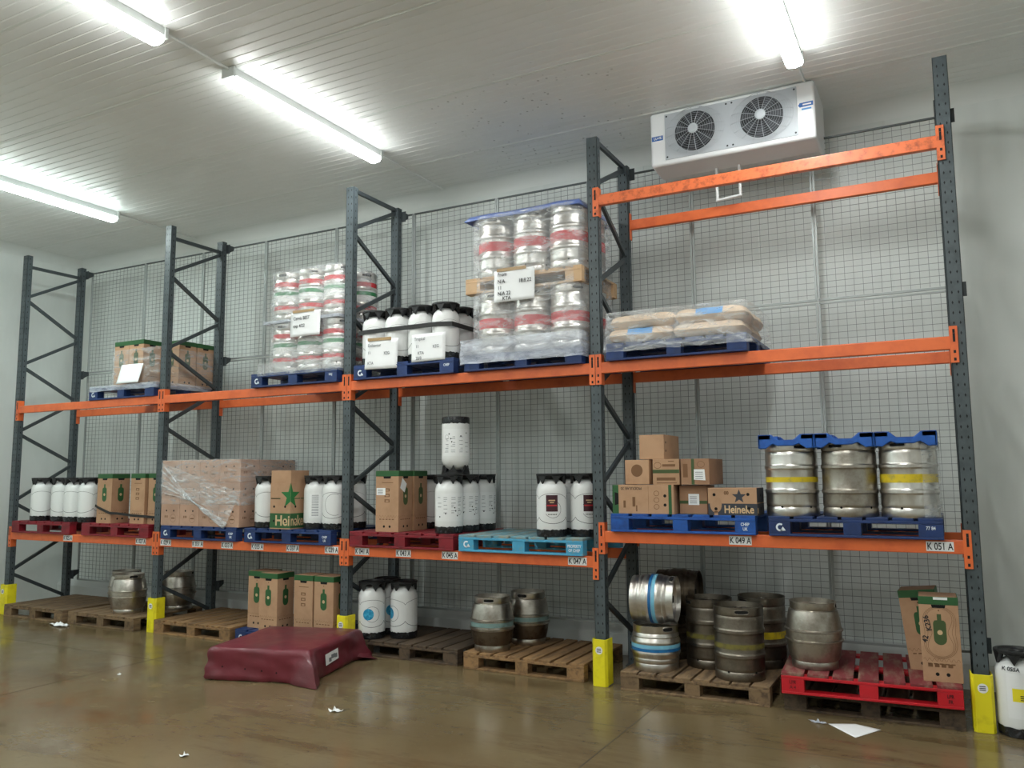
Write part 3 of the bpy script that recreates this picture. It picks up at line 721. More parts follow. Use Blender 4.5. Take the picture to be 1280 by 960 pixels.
# --- lower shelf, third bay
g = 'white kegs on the red pallet of the third bay'
for i, (x, y) in enumerate(((5.90, .50), (6.18, .72), (5.90, .80))):
    wkeg('plain', x, y, zt, ['white keg just right of the grey upright, behind the green-topped box', 'white keg deep behind the green-topped box on the red pallet', 'white keg in the back corner of the red pallet, third bay'][i], g, .3)
fx = [(6.80, .13), (6.815, .41), (6.81, .69)]
wkeg('text', 6.81, .12, zt, 'white keg with printed label carrying an upside-down keg on top', g, 0)
for i, (x, y) in enumerate(((6.83, .40), (6.86, .68))):
    wkeg('text', x, y, zt, ['white labelled keg second back behind the one with the upside-down keg', 'white labelled keg last in the line behind the upside-down keg'][i], g, [.05, .3][i])
wkeg('text', 6.535, .70, zt, 'white keg between the green-topped box and the line of labelled kegs', g, .3)
o = wkeg('text', 6.86, .16, zt + .56 + .555, 'white keg standing upside down on top of another keg', None, (PI, 0, 0)); o.rotation_euler = (PI, 0, -1.9)
g = 'white kegs on the light blue pallet'
wkeg('dark', 7.91, .10, zt, 'white keg with dark maroon label at the front of the light blue pallet', g, -.1)
wkeg('plain', 7.945, .425, zt, 'white keg behind the front maroon label keg, light blue pallet', g)
wkeg('dark', 8.18, .24, zt, 'white keg with maroon label nearest the right upright on the light blue pallet', g, .1)
# --- floor
g = 'white kegs with blue circles on the floor pallet'
wkeg('circle', 5.84, .20, .15, 'white keg with blue circle at the front of the dark floor pallet', g, .05)
wkeg('circle', 5.82, .49, .15, 'white keg half hidden behind the front blue circle keg', g, .6)
wkeg('circle', 6.12, .36, .15, 'white keg turned with its blue circle to the left, right one of three', g, -.95)
o = wkeg('yellow', 11.42, .04, 0, 'white keg with yellow sticker standing on the floor at the right end', None, .0)
text('shoulder_writing', 'K 055A', .035, 'ink', o, (-.045, -.126, .447), (PI / 2 - .35, 0, -.35), bold=.001)
# --- upper shelf strapped kegs
zu = B2 + .15; g = 'strapped white kegs on the upper shelf'; n = 0
for j in range(3):
    for i in range(4):
        lab = f'white keg under a black strap on the upper shelf, {["front","middle","back"][j]} row, {ORD[i]} from left'
        wkeg('plain', 5.935 + i * .285, .09 + j * .285, zu, lab, g, .1 * i)

# steel kegs with trays
zb4 = B1B + .15
for i, x in enumerate((9.985, 10.41, 10.82)):
    key = ['stA', 'stB', 'stA2'][i]
    bd = [((.46, .53, 'ystripe'),), (), ((.45, .56, 'ystripe'),)][i]
    mm = ['steel', 'steel_mid', 'steel'][i]
    place(key, lambda: make_steel_keg(key, .203, .565, mm, bands=bd, holes=(-PI / 2 + [.55, -.4, -.3][i],)), ['steel keg with thin yellow band, left of the three under blue trays', 'steel keg without a yellow band, middle of the three under blue trays', 'shiny steel keg with wide yellow band, right of the three under blue trays'][i], 'keg', (x, .15, zb4), 0, 'steel kegs under blue trays')
def make_tray():
    r = empty('keg_tray'); w, d = .208, .21
    mb = MB(); zr = .062
    mb.box(-w, w, -d, d, .006, .02)
    def skirt(F, L):
        pts = [(-L, -.045), (-L, zr), (-L + .10, zr), (-L + .15, .02), (L - .15, .02), (L - .10, zr), (L, zr), (L, -.045), (L - .055, -.05), (L - .11, -.012), (L - .15, -.028), (-L + .15, -.028), (-L + .11, -.012), (-L + .055, -.05)]
        mb.prism([F.p(a, b, 0) for a, b in pts], F.n * -.02)
    fs = box_faces(2 * w, 2 * d)
    skirt(fs['front'], w); skirt(fs['back'], w); skirt(fs['left'], d); skirt(fs['right'], d)
    for sx in (-1, 1):
        for sy in (-1, 1): mb.box(*sorted((sx * w, sx * (w - .10))), *sorted((sy * d, sy * (d - .10))), .018, zr)
    mb.build('tray_shell', 'blue_pad', r, bevel=.008)
    return r
for i, x in enumerate((9.985, 10.402, 10.819)):
    place('tray', make_tray, ['blue plastic keg tray on the left steel keg of three', 'blue plastic keg tray on the middle steel keg of three', 'blue plastic keg tray on the right steel keg of three'][i], 'tray', (x, .14, zb4 + .566), 0, 'blue trays on the steel kegs')

mb = MB(); cyl_patch(mb, .215, -1.1, .75, .005, .55, 0, 18)
tag(mb.build('film_offcut', 'film', loc=(10.82, .15, zb4), smooth=60), 'strip of clear film hanging round the right steel keg under the blue trays', 'plastic film')
# floor kegs + casks, tall bay
g = 'steel kegs on the grey floor pallet'
place('fk', lambda: make_steel_keg('fk', .2, .565, 'steel_dull', bands=((.43, .5, 'ystripe_dull'),), holes=(-PI / 2 + .35,)), 'tarnished steel keg standing in front on the grey floor pallet', 'keg', (9.52, .18, .15), 0, g)
place('fk', None, 'tarnished steel keg behind and left of the front one, beside the stacked casks', 'keg', (9.20, .49, .15), -1.2, g)
place('fk2', lambda: make_steel_keg('fk2', .2, .575, 'steel_dull', bands=((.42, .52, 'ystripe'),), holes=(-PI / 2 - .9,)), 'dark steel keg with yellow band at the back right of the grey floor pallet', 'keg', (9.60, .70, .15), .2, g)
g = 'blue striped casks on the grey floor pallet'
def mk():
    k = make_stub_cask('steel'); stripes(k, 'bstripe', 'bstripe_light'); return k
place('sc', mk, 'shiny squat cask with blue bands standing upright under the lying one', 'cask', (8.82, .19, .15), .9, g)
o = place('sc', None, 'shiny squat cask with blue bands lying on its side on another cask', 'cask', (8.64, .18, .15 + .365 + .203), 0, g); o.rotation_euler = Euler((0, 0, 0))
o.rotation_euler = (Matrix.Rotation(.10, 3, 'Z') @ Matrix.Rotation(PI / 2, 3, 'Y') @ Matrix.Rotation(1.9, 3, 'Z')).to_euler()
place('scd', lambda: make_stub_cask('cask_dark'), 'dark squat cask standing at the back under a lying cask', 'cask', (8.80, .71, .15), 0, 'dark casks at the back of the grey pallet')
o = place('scd', None, 'dark squat cask lying on its side behind the blue striped one', 'cask', (8.70, .68, .15 + .365 + .203), 0, 'dark casks at the back of the grey pallet')
o.rotation_euler = (Matrix.Rotation(.06, 3, 'Z') @ Matrix.Rotation(PI / 2, 3, 'Y') @ Matrix.Rotation(.4, 3, 'Z')).to_euler()
place('ck0', lambda: make_cask(.49, .207, 'steel_mid'), 'bare stained barrel-shaped cask on the bright red pallet', 'cask', (10.10, .13, .30), 1.4)
g = 'barrel casks with grey-green bands on the light wooden pallet'
place('ck1', lambda: make_cask(.49, .205, 'cask_steel', stripe=((.46, .54, 'tealstripe'),), lower='cask_dark', holes=(-PI / 2 - .0,)), 'barrel-shaped cask at the front of the light wooden pallet', 'cask', (7.215, .24, .15), .3, g)
place('ck1', None, 'barrel-shaped cask behind and right of its twin on the light wooden pallet', 'cask', (7.38, .66, .15), .1, g)
g = 'steel casks on the floor in the left bay'
place('ck2', lambda: make_cask(.46, .205, 'cask_steel', holes=(-PI / 2 + 1.2,)), 'steel cask at the front left of the yellow guard on the worn pallet', 'cask', (2.20, .17, .15), 0, g)
place('ck2', None, 'steel cask partly hidden behind the front cask, farthest left of three', 'cask', (1.84, .40, .15), .5, g)
place('ck2', None, 'dark steel cask seen behind the second upright, deepest of three', 'cask', (2.52, .63, .15), 1.0, g)

# two-tier kegs, upper shelf second bay
g = 'kegs with red and green bands in the two-tier wrapped load'
def mk2():
    k = make_steel_keg('rg', .175, .535, 'steel', bands=((.70, .80, 'rstripe'), (.52, .60, 'gstripe'), (.60, .64, 'wstripe'), (.46, .52, 'wstripe'), (.22, .31, 'rstripe'), (.38, .46, 'wstripe')))
    k.name = 'banded_keg'; return k
for t in range(2):
    for j in range(2):
        for i in range(3):
            place('rg', mk2, f'steel keg with red and green bands, {["bottom","top"][t]} tier, {["front","back"][j]} row, {ORD[i]} from left', 'keg', (4.70 + i * .352, .15 + j * .37, zu + t * .575), .4 * i, g)
tag(MB().box(4.50, 5.555, -.05, .72, 0, .036).build('slip_sheet', 'film_thick', bevel=.006, loc=(0, 0, zu + .537)), 'grey film-covered tier sheet between the two layers of banded kegs', 'tier sheet')
# steel tower, upper shelf third bay
g = 'steel kegs with red bands in the tall wrapped tower'
def mk3():
    k = make_steel_keg('rd', .188, .59, 'steel', bands=((.42, .58, 'rstripe'),)); return k
for t in range(2):
    for j in range(2):
        for i in range(3):
            place('rd', mk3, f'steel keg with red band, {["bottom","top"][t]} tier, {["front","back"][j]} row, {ORD[i]} from left in the tower', 'keg', (7.345 + i * .38, .15 + j * .40, zu + t * (.59 + .15)), .3 * i, g)
pallet('new', 7.10, -.05, zu + .59, 'pale wooden pallet between the two tiers of the keg tower', None, w=1.2, d=.9)
def tower_cap():
    z = zu + .59 * 2 + .15 + .002; x0, x1, y0, y1 = 7.09, 8.30, -.06, .86
    mb = MB(); n, m = 36, 14; vs = []; fs = []
    for i in range(n + 1):
        for j in range(m + 1):
            u, v = i / n, j / m; ed = min(u, 1 - u, v, 1 - v)
            zz = z + .035 + .012 * noise.noise((u * 7, v * 5, 1)) - (.06 if ed < .001 else 0) + .02 * math.sin(u * PI * 3) * .3
            ox = (x0 + (x1 - x0) * u); oy = y0 + (y1 - y0) * v
            vs.append((ox, oy, zz))
    for i in range(n):
        for j in range(m): a = i * (m + 1) + j; fs.append((a, a + 1, a + m + 2, a + m + 1))
    mb.add(vs, fs); o = mb.build('cover_sheet', 'blue_sheet', smooth=60)
    s = o.modifiers.new('solid', 'SOLIDIFY'); s.thickness = .012
    tag(o, 'blue plastic cover sheet on top of the tall keg tower', 'cover sheet')
tower_cap()

# ------------------------------------------------------------------ cartons and boxes
def bottle(F, mb, cx, cz, s=1, mi=0, off=.0008):
    w, h = .024 * s, .105 * s; pts = []
    for k in range(9): a = PI + PI * k / 8; pts.append((cx + w * math.cos(a), cz - h / 2 + w + w * math.sin(a)))
    for k in range(5): a = PI / 2 * k / 4; pts.append((cx + w * math.cos(a), cz + h / 2 - w * .8 + w * .8 * math.sin(a)) if k < 3 else (cx + .008 * s, cz + h / 2 - w * .2 if k == 3 else cz + h / 2 + .02 * s))
    pts += [(cx - .008 * s, cz + h / 2 + .02 * s), (cx - .008 * s, cz + h / 2 - w * .2)]
    for k in (2, 1, 0): a = PI / 2 * k / 4; pts.append((cx - w * math.cos(a), cz + h / 2 - w * .8 + w * .8 * math.sin(a)))
    F.poly(mb, pts, mi, off)
def make_keg_box(style, w=.25, d=.25, h=.6, bm='card'):
    k = empty('keg_box'); t = .055; fs = box_faces(w, d)
    bd = MB(); bd.box(-w / 2, w / 2, -d / 2, d / 2, 0, h - t)
    MB().box(-w / 2 - .0015, w / 2 + .0015, -d / 2 - .0015, d / 2 + .0015, h - t, h).build('top_band', 'green', k, bevel=.002)['label'] = 'green top band'
    MB().box(-w / 2 + .004, w / 2 - .004, -d / 2 + .004, d / 2 - .004, h - .004, h + .0012).build('lid', 'card_dark', k)['label'] = 'plain brown lid'
    for nm in ('front', 'right', 'left'):
        F = fs[nm]
        decal('handle_slot', 'hole', k, lambda mb: F.poly(mb, [(-.04, h - t - .022), (.04, h - t - .022), (.046, h - t), (-.046, h - t)], 0, .001))
        for s in (-1, 1): decal('vent_hole', 'hole', k, lambda mb: F.disc(mb, s * .034, .052, .0125, 0, 14, .001))
        if not (style == 'text_front' and nm == 'front'):
            pr = MB(); bottle(F, pr, 0, h * .585, 1.7); F.disc(pr, 0, h * .58, .017, 1, 14, .0012)
            pr.build('bottle_print', ['olive' if style != 'green' else 'green', 'cream'], k)['label'] = 'green bottle print'
            F.rect(bd, -.004, .004, h * .83, h * .85, 1)
        else:
            for q in range(3): F.rect(bd, -.03, .03, h * (.48 + .09 * q), h * (.53 + .09 * q), 1); F.rect(bd, -.018, .018, h * (.49 + .09 * q), h * (.515 + .09 * q), 0, .0012)
            F.rect(bd, -.06, .07, h * .80, h * .81, 1)
        for q in range(5): F.rect(bd, -.09 + q * .037, -.066 + q * .037, .118, .127, 1)
        F.line(bd, [(-w / 2 + .01 + (w - .02) * q / 30, .15 + .012 * math.sin(q * 1.6)) for q in range(31)], .0016, 1)
        if style == 'contour' and nm == 'front':
            for R in (0, .018, .036):
                pts = []
                for q in range(49):
                    a = 2 * PI * q / 48; bb = 1.06 + R * 4; rr = math.sqrt(-math.cos(2 * a) + math.sqrt(bb ** 4 - math.sin(2 * a) ** 2)) * .115
                    pts.append((rr * 1.25 * math.cos(a), h * .58 + rr * math.sin(a)))
                F.line(bd, [(max(-w / 2 + .004, min(w / 2 - .004, a)), b) for a, b in pts], .0022, 1)
            for q in range(4): F.rect(bd, -.09 + q * .042, -.06 + q * .042, .10, .125, 1)
            decal('white_sticker', 'label_white', k, lambda mb: F.rect(mb, -.03, .06, h - .02, h - .002, 0, .0022))
    bd.build('body', [bm, 'ink_brown'], k, bevel=.002)
    return k
def kbox(style, x, y, z, lab, group, rot=0, **kw):
    return place('kb_' + style + str(sorted(kw.items())), lambda: make_keg_box(style, **kw), lab, 'cardboard box', (x, y, z), rot, group)
g = 'tall keg boxes on the floor in the second bay'
kbox('green', 4.385, .20, .15, 'tall cardboard keg box at the left end of the floor row, set slightly back', g)
kbox('green', 4.65, .10, .15, 'tall cardboard keg box second from left, front corner of the floor row', g)
kbox('text_front', 5.115, .12, .15, 'tall cardboard keg box with brown print but no green bottle facing front', g)
kbox('green', 5.385, .12, .15, 'tall cardboard keg box at the right end of the floor row beside the upright', g)
g = 'keg boxes on the lower shelf of the left bay'
kbox('green', 1.885, .13, zt, 'tall keg box with green bottle print next to the white kegs, left bay', g, w=.27)
kbox('text_front', 2.40, .20, zt, 'tall keg box with brown print on its front, strapped in the left bay', g)
kbox('green', 2.665, .24, zt, 'tall keg box half hidden behind the second upright, left bay', g)
g = 'green-topped boxes on the red pallet of the third bay'
o = kbox('text_front', 6.14, .15, zt, 'brown keg box with white stickers at the front of the red pallet', g, .04, w=.27)
kbox('text_front', 6.15, .405, zt, 'brown keg box directly behind the stickered one on the red pallet', g, .04, w=.27)
mb = MB(); fs = box_faces(.27, .25); fs['front'].rect(mb, -.125, -.02, .36, .43, 0, .0016); fs['right'].poly(mb, [(-.10, .43), (-.02, .385), (.02, .47), (-.06, .53)], 0, .0016)
for q in range(4): fs['front'].rect(mb, -.11, -.05, .372 + q * .013, .377 + q * .013, 1, .002)
mb.build('white_sticker', ['label_white', 'ink_grey'], o)['label'] = 'white paper stickers'
g = 'wrapped keg boxes on the upper shelf of the left bay'
nb = 0
for (x, y) in ((2.04, .17), (2.31, .17), (2.07, .45), (2.34, .45), (2.61, .45), (2.07, .73), (2.34, .73), (2.61, .73)):
    row = {.17: 'front', .45: 'middle', .73: 'back'}[y]
    pos = {2.04: 'left', 2.31: 'right', 2.07: 'left', 2.34: 'middle', 2.61: 'right'}[x]
    kbox('upper', x, y, zu, f'film-wrapped keg box on the upper shelf, {row} row, {pos} one', g, w=.262, d=.262, h=.57)
o = kbox('contour', 10.965, .13, .30, 'tall keg box with contour lines and green bottle, upright on the red pallet', 'keg boxes on the bright red pallet', (0, math.radians(-.5), .03), h=.585)
text('handwriting', 'K236', .05, 'ink', o, (-.075, -.1275, .40), (PI / 2, -PI / 2 - .2, 0), bold=.001); text('handwriting', '42', .05, 'ink', o, (-.095, -.1275, .29), (PI / 2, -PI / 2 + .2, 0), bold=.001)
kbox('green', 10.88, .46, .302, 'tall keg box leaning to the left behind the contour line box', 'keg boxes on the bright red pallet', (0, math.radians(-6), -.05), h=.585)

# film wrapped carton stack
def make_carton():
    k = empty('carton'); w, d, h = .308, .285, .247
    bd = MB(); bd.box(-w / 2, w / 2, -d / 2, d / 2, 0, h); fs = box_faces(w, d)
    for nm in ('front', 'right'):
        F = fs[nm]
        for s in (-1, 1): decal('vent_hole', 'hole', k, lambda mb: F.disc(mb, s * .06, .17, .011, 0, 12, .001))
        for q in range(3): F.rect(bd, -.09 + q * .02, -.078 + q * .02, .09, .115, 1)
        F.line(bd, [(.05 + .045 * math.cos(2 * PI * q / 20), .085 + .045 * math.sin(2 * PI * q / 20)) for q in range(21)], .003, 1); F.rect(bd, .02, .08, .078, .092, 1)
    bd.build('body', ['card_pink', 'ink_brown'], k, bevel=.004)
    MB().box(-w / 2 - .0005, w / 2 + .0005, -.03, .03, h - .001, h + .0006).build('tape', 'tape', k)
    return k
g = 'brown cartons in the film-wrapped stack'
for t in range(3):
    for j in range(3):
        for i in range(4):
            if j and i < 3 and t < 2: continue
            place('carton', make_carton, f'brown carton in the wrapped stack, {["bottom","middle","top"][t]} layer, {["front","middle","back"][j]} row, {ORD[i]} from left', 'carton', (3.105 + i * .312, .115 + j * .29, zt + t * .249), 0, g)

def star_box():
    k = thing('star_box', 'tall cardboard box with big green star and cream lettering on a green band', 'cardboard box', (4.815, .09, zt), .0)
    w, d, h = .285, .285, .615
    MB().box(-w / 2, w / 2, -d / 2, d / 2, 0, .485).build('body', 'card', k, bevel=.002)
    MB().box(-w / 2 + .004, w / 2 - .004, -d / 2 + .004, d / 2 - .004, .485, h).build('top_section', 'card', k, bevel=.003)
    fs = box_faces(w, d); F, G = fs['front'], fs['right']; mb = MB()
    st = star_pts(0, .345, .14, .056)
    left = [(w / 2 + a, b) for a, b in st if a <= .0001]; rightp = [(-d / 2 + a, b) for a, b in st if a >= -.0001]
    F.poly(mb, left, 0, .0014); G.poly(mb, rightp, 0, .0014)
    mb.build('green_star', 'green_star', k)
    mb = MB(); F.rect(mb, -w / 2, w / 2, .012, .165); G.rect(mb, -d / 2, d / 2, .012, .165)
    for FF in (F, G): FF.rect(mb, -.13, .0, .315, .325); FF.rect(mb, .01 if FF is G else -.13, .13 if FF is G else -.02, .315, .325)
    mb.build('green_band', 'green', k)
    for FF, ss in ((F, (-.085, .07)), (G, (-.07, .09))):
        for a in ss:
            for zz in (.235, .085): decal('vent_hole', 'hole', k, lambda mb: FF.disc(mb, a, zz, .013, 0, 14, .0024))
    decal('flap_point', 'card', k, lambda mb: F.poly(mb, [(w / 2, .245), (w / 2 - .06, .165), (w / 2, .165)], 0, .0012)); decal('flap_point', 'card', k, lambda mb: G.poly(mb, [(-d / 2, .245), (-d / 2, .165), (-d / 2 + .06, .165)], 0, .0012))
    text('lettering', 'Hei', .15, 'cream', k, (w / 2 - .004, -d / 2 - .0015, .085), (PI / 2, 0, 0), 'RIGHT', sx=.98, bold=.003)
    text('lettering', 'neken', .15, 'cream', k, (w / 2 + .0015, -d / 2 + .004, .085), (PI / 2, 0, PI / 2), 'LEFT', sx=.66, bold=.003)
star_box()

# assorted boxes in the tall bay
def plain_box(name, lab, x0, w, d, h, y0, z, m='card', rot=0, grp='assorted boxes on the bright blue pallet'):
    k = thing(name, lab, 'cardboard box', (x0 + w / 2, y0 + d / 2, z), rot, grp)
    MB().box(-w / 2, w / 2, -d / 2, d / 2, 0, h).build('body', m, k, bevel=.003)
    return k, box_faces(w, d), w, d, h
k, fs, w, d, h = plain_box('keg_box', 'keg box lying on its side with green ends, bottom left of the box pile', 8.54, .535, .25, .24, -.02, zb4)
F = fs['front']; decal('green_stripe', 'green', k, lambda mb: F.rect(mb, -w / 2, -w / 2 + .055, 0, h)); decal('green_stripe', 'green', k, lambda mb: F.rect(mb, w / 2 - .045, w / 2 - .018, 0, h))
decal('handle_slot', 'hole', k, lambda mb: F.poly(mb, [(-w / 2 + .02, .07), (-w / 2 + .055, .08), (-w / 2 + .055, .17), (-w / 2 + .02, .18)], 0, .0012))
for b in (.075, .15): decal('vent_hole', 'hole', k, lambda mb: F.disc(mb, w / 2 - .075, b, .013, 0, 14, .0012))
text('lettering', 'MODULAR 20', .032, 'ink', k, (-.1, -d / 2 - .001, h - .028), (PI / 2, PI, 0), sx=.95)
for a, b, ww, hh in ((-.17, .05, .02, .06), (-.09, .06, .025, .08), (-.06, .02, .012, .05)): decal('small_print', 'ink_brown', k, lambda mb: F.rect(mb, a, a + ww, b, b + hh))
for q in range(3): decal('ring_print', 'ink_brown', k, lambda mb: F.line(mb, [(.12 + .022 * math.cos(2 * PI * c / 16), .06 + q * .055 + .02 * math.sin(2 * PI * c / 16)) for c in range(17)], .004))
decal('fold_line', 'ink_brown', k, lambda mb: F.rect(mb, .049, .051, .005, h - .005))
def sticker(k, F, a0, a1, b0, b1, sk=0, off=.0016):
    mb = MB(); F.poly(mb, [(a0, b0 + sk), (a1, b0), (a1 - sk, b1), (a0 + sk * .3, b1)], 0, off)
    for q in range(4): F.rect(mb, a0 + .012, a1 - .02, b0 + .014 + q * (b1 - b0 - .02) / 4.2, b0 + .019 + q * (b1 - b0 - .02) / 4.2, 1, off + .0004)
    mb.build('white_sticker', ['label_white', 'ink_grey'], k)['label'] = 'white paper sticker'
k, fs, w, d, h = plain_box('carton', 'brown carton with white sticker between the lying keg box and the star printed box', 9.10, .23, .25, .235, .06, zb4, 'card_dark')
mb = MB(); fs['front'].rect(mb, -w / 2, w / 2, .085, .11); fs['front'].rect(mb, -w / 2, w / 2, .0, .004); mb.build('tape_strip', 'olive', k); sticker(k, fs['front'], -.04, .05, .075, .165)
k, fs, w, d, h = plain_box('star_carton', 'cardboard box with dark star and cream lettering on a dark band', 9.36, .385, .27, .215, -.03, zb4)
F = fs['front']; G = fs['right']; mb = MB()
F.rect(mb, -w / 2, w / 2, 0, .092); F.poly(mb, star_pts(.055, .148, .058, .024)); G.rect(mb, -d / 2, d / 2, 0, .092); G.rect(mb, -d / 2, d / 2, .1, h)
mb.build('dark_print', 'slate', k)
mb = MB(); F.disc(mb, -.13, .085, .047, 0, 24, .0011, .066); F.rect(mb, -.145, -.115, .0, .03, 0, .0011); mb.build('pear_shape', 'card', k)
text('lettering', 'Heineke', .085, 'cream', k, (-.066, -d / 2 - .0016, .044), (PI / 2, 0, 0), 'LEFT', sx=.82, bold=.002); text('lettering', 'n', .085, 'cream', k, (w / 2 + .0016, -d / 2 + .005, .044), (PI / 2, 0, PI / 2), 'LEFT', bold=.002)
text('lettering', '00', .036, 'ink_brown', k, (-.045, -d / 2 - .001, .175), (PI / 2, 0, 0), bold=.002)
for a, b in ((-.142, .162), (.125, .165), (-.13, .05), (.13, .055)): decal('vent_hole', 'hole', k, lambda mb: F.disc(mb, a, b, .0125, 0, 14, .0026))
for b in (.05, .155): decal('vent_hole', 'hole', k, lambda mb: G.disc(mb, .0, b, .0125, 0, 14, .0026))
z2 = zb4 + .241
k, fs, w, d, h = plain_box('carton', 'small tilted box with a round hole in its front, second layer of the pile', 8.655, .215, .26, .205, 0, z2 + .004, 'card', (0, 0, -.05))
mb = MB(); fs['front'].disc(mb, 0, .115, .052, 0, 28, .001); mb.build('round_hole', 'ink_brown', k)['label'] = 'round hole in the box front'
k, fs, w, d, h = plain_box('carton', 'small box with dark tape across the middle, second layer of the pile', 8.895, .225, .26, .212, -.01, z2, 'card', (0, 0, .03))
mb = MB(); fs['front'].rect(mb, -w / 2, w / 2, .095, .125); mb.build('tape_strip', 'olive', k)
mb = MB(); fs['front'].line(mb, [(-.07 + .03 * math.cos(c), .16 + .025 * math.sin(c)) for c in [x * .4 for x in range(17)]], .004); fs['front'].rect(mb, -.03, .08, .15, .17); fs['front'].rect(mb, .02, .07, .19, .198); fs['front'].rect(mb, -.08, .08, .035, .06); fs['front'].rect(mb, -.08, .09, .012, .018)
mb.build('small_print', 'ink_brown', k)
k, fs, w, d, h = plain_box('carton', 'brown carton with white sticker at the right end of the second layer', 9.135, .235, .46, .212, .0, z2, 'card_dark')
mb = MB(); fs['front'].rect(mb, -.03, -.005, 0, h); mb.build('tape_strip', 'olive', k); sticker(k, fs['front'], -.01, .085, .035, .125, .006)
mb = MB(); fs['front'].rect(mb, -.1, -.06, .06, .17); fs['front'].line(mb, [(.05 + .03 * math.cos(c), .165 + .025 * math.sin(c)) for c in [x * .4 for x in range(17)]], .004); mb.build('small_print', 'ink_brown', k)
z3 = z2 + .214
k, fs, w, d, h = plain_box('carton', 'plain brown carton on the very top of the box pile', 8.775, .215, .44, .205, .02, z3, 'card', (0, 0, 0))
for b in (.07, .14): decal('vent_hole', 'hole', k, lambda mb: fs['right'].disc(mb, -.17, b, .011, 0, 12, .001))

# sacks
def make_sack(pr, a=.297, b=.205, c=.064):
    mb = MB(); n, m = 26, 18; vs = []; fs = []; sd = random.random() * 9
    for side in (1, -1):
        for i in range(n + 1):
            for j in range(m + 1):
                u, v = 2 * i / n - 1, 2 * j / m - 1
                e = (1 - abs(u) ** 9) ** .45 * (1 - abs(v) ** 7) ** .45
                x = a * u * (1 - .03 * abs(v) ** 3); y = b * v * (1 - .05 * abs(u) ** 4)
                z = side * c * e * (1 + .18 * noise.noise((u * 2.3 + sd, v * 2.1, side)))
                vs.append((x, y, z + c))
    K = (n + 1) * (m + 1); mi = []
    for s in range(2):
        for i in range(n):
            for j in range(m):
                q = s * K + i * (m + 1) + j; f = (q, q + 1, q + m + 2, q + m + 1)
                mb.add([], []); mb.f.append(f if s else tuple(reversed(f))); mb.m.append(1 if (pr and s == 0 and j <= 3 and 8 <= i <= 17) else 0)
    mb.v = vs
    o = mb.build('sack', ['sack', 'sack_blue'], smooth=180)
    return o
g = 'beige sacks under film on the upper shelf'
for t in range(2):
    for j in range(2):
        for i in range(2):
            pr = (t + i + j) % 2 == 0 if j == 0 else False; place('sack' + str(pr), lambda: make_sack(pr), f'beige paper sack{" with blue print" if pr else ""}, {["bottom","top"][t]} layer, {["front","back"][j]} row, {["left","right"][i]} one', 'sack', (8.825 + i * .575 + (.02 if t else 0), .155 + j * .41, zu + t * .116), [.0, .02, -.015, .01][(t * 2 + i) % 4], g)

# ------------------------------------------------------------------ stretch film, straps, paper
def wrap(label, x0, x1, y0, y1, z0, z1, m='film', rc=.06, bulge=.008, top=True, flare=0, seed=1, pinch=None, fa=150, rows=26):
    mb = MB(); per = []
    cs = [(x1 - rc, y0 + rc, -PI / 2), (x1 - rc, y1 - rc, 0), (x0 + rc, y1 - rc, PI / 2), (x0 + rc, y0 + rc, PI)]
    for q, (cx, cy, a0) in enumerate(cs):
        for k in range(7): a = a0 + PI / 2 * k / 6; per.append((cx + rc * math.cos(a), cy + rc * math.sin(a), math.cos(a), math.sin(a)))
        nx = cs[(q + 1) % 4]; ex = (nx[0] + rc * math.cos(a0 + PI / 2), nx[1] + rc * math.sin(a0 + PI / 2)); p = per[-1]
        for k in range(1, 24): t = k / 24; per.append((p[0] + (ex[0] - p[0]) * t, p[1] + (ex[1] - p[1]) * t, p[2], p[3]))
    P = len(per); vs = []; fs = []
    for r in range(rows + 1):
        t = r / rows; z = z0 + (z1 - z0) * t
        for i, (x, y, nx, ny) in enumerate(per):
            d = bulge * (noise.noise((x * 5 + seed, y * 5, z * 9)) + .6 * noise.noise((x * 17, y * 17 + seed, z * 14 + x * 11)))
            d += flare * (1 - t) ** 3 + (pinch(z) if pinch else 0)
            zz = z + (.012 * noise.noise((x * 9, y * 9, seed)) if r in (0,) else 0)
            vs.append((x + nx * d, y + ny * d, zz))
    for r in range(rows):
        for i in range(P): j = (i + 1) % P; fs.append((r * P + i, r * P + j, (r + 1) * P + j, (r + 1) * P + i))
    mb.add(vs, fs)
    if top: mb.f.append(tuple(rows * P + i for i in range(P))); mb.m.append(0)
    o = mb.build('stretch_wrap', m, smooth=180); return tag(o, label, 'plastic film')
wrap('clear film around the two-tier kegs with red and green bands', 4.505, 5.578, -.045, .715, zu - .01, zu + 1.125, 'film', .16, .006, True, .0, 2, lambda z: -.006 + .006 * math.sin((z - zu) * 11))
wrap('bunched film skirt at the foot of the two-tier banded kegs', 4.43, 5.575, -.075, .80, zu - .03, zu + .11, 'film', .05, .010, False, .0, 31, None, 0, 8)
wrap('crumpled clear film around the tall keg tower', 7.12, 8.32, -.065, .78, zu - .0, zu + 1.33, 'film', .17, .006, False, .0, 5)
wrap('thick bunched film skirt around the foot of the keg tower', 7.06, 8.315, -.115, .88, zu - .09, zu + .14, 'film_thick', .06, .012, False, .015, 8)
wrap('loose film over the sacks and blue pallet on the upper shelf', 8.515, 9.745, -.09, .90, zu - .085, zu + .262, 'film_thin', .06, .008, True, .03, 11)
wrap('clear film around the upper shelf keg boxes of the left bay', 1.885, 2.76, .02, .88, zu + .0, zu + .46, 'film_thin', .03, .006, False, .02, 14)
wrap('loose film lying over the deck under the upper shelf keg boxes', 1.55, 2.785, -.045, .955, zu - .05, zu + .02, 'film_thick', .03, .006, False, .0, 17, None, 0, 6)
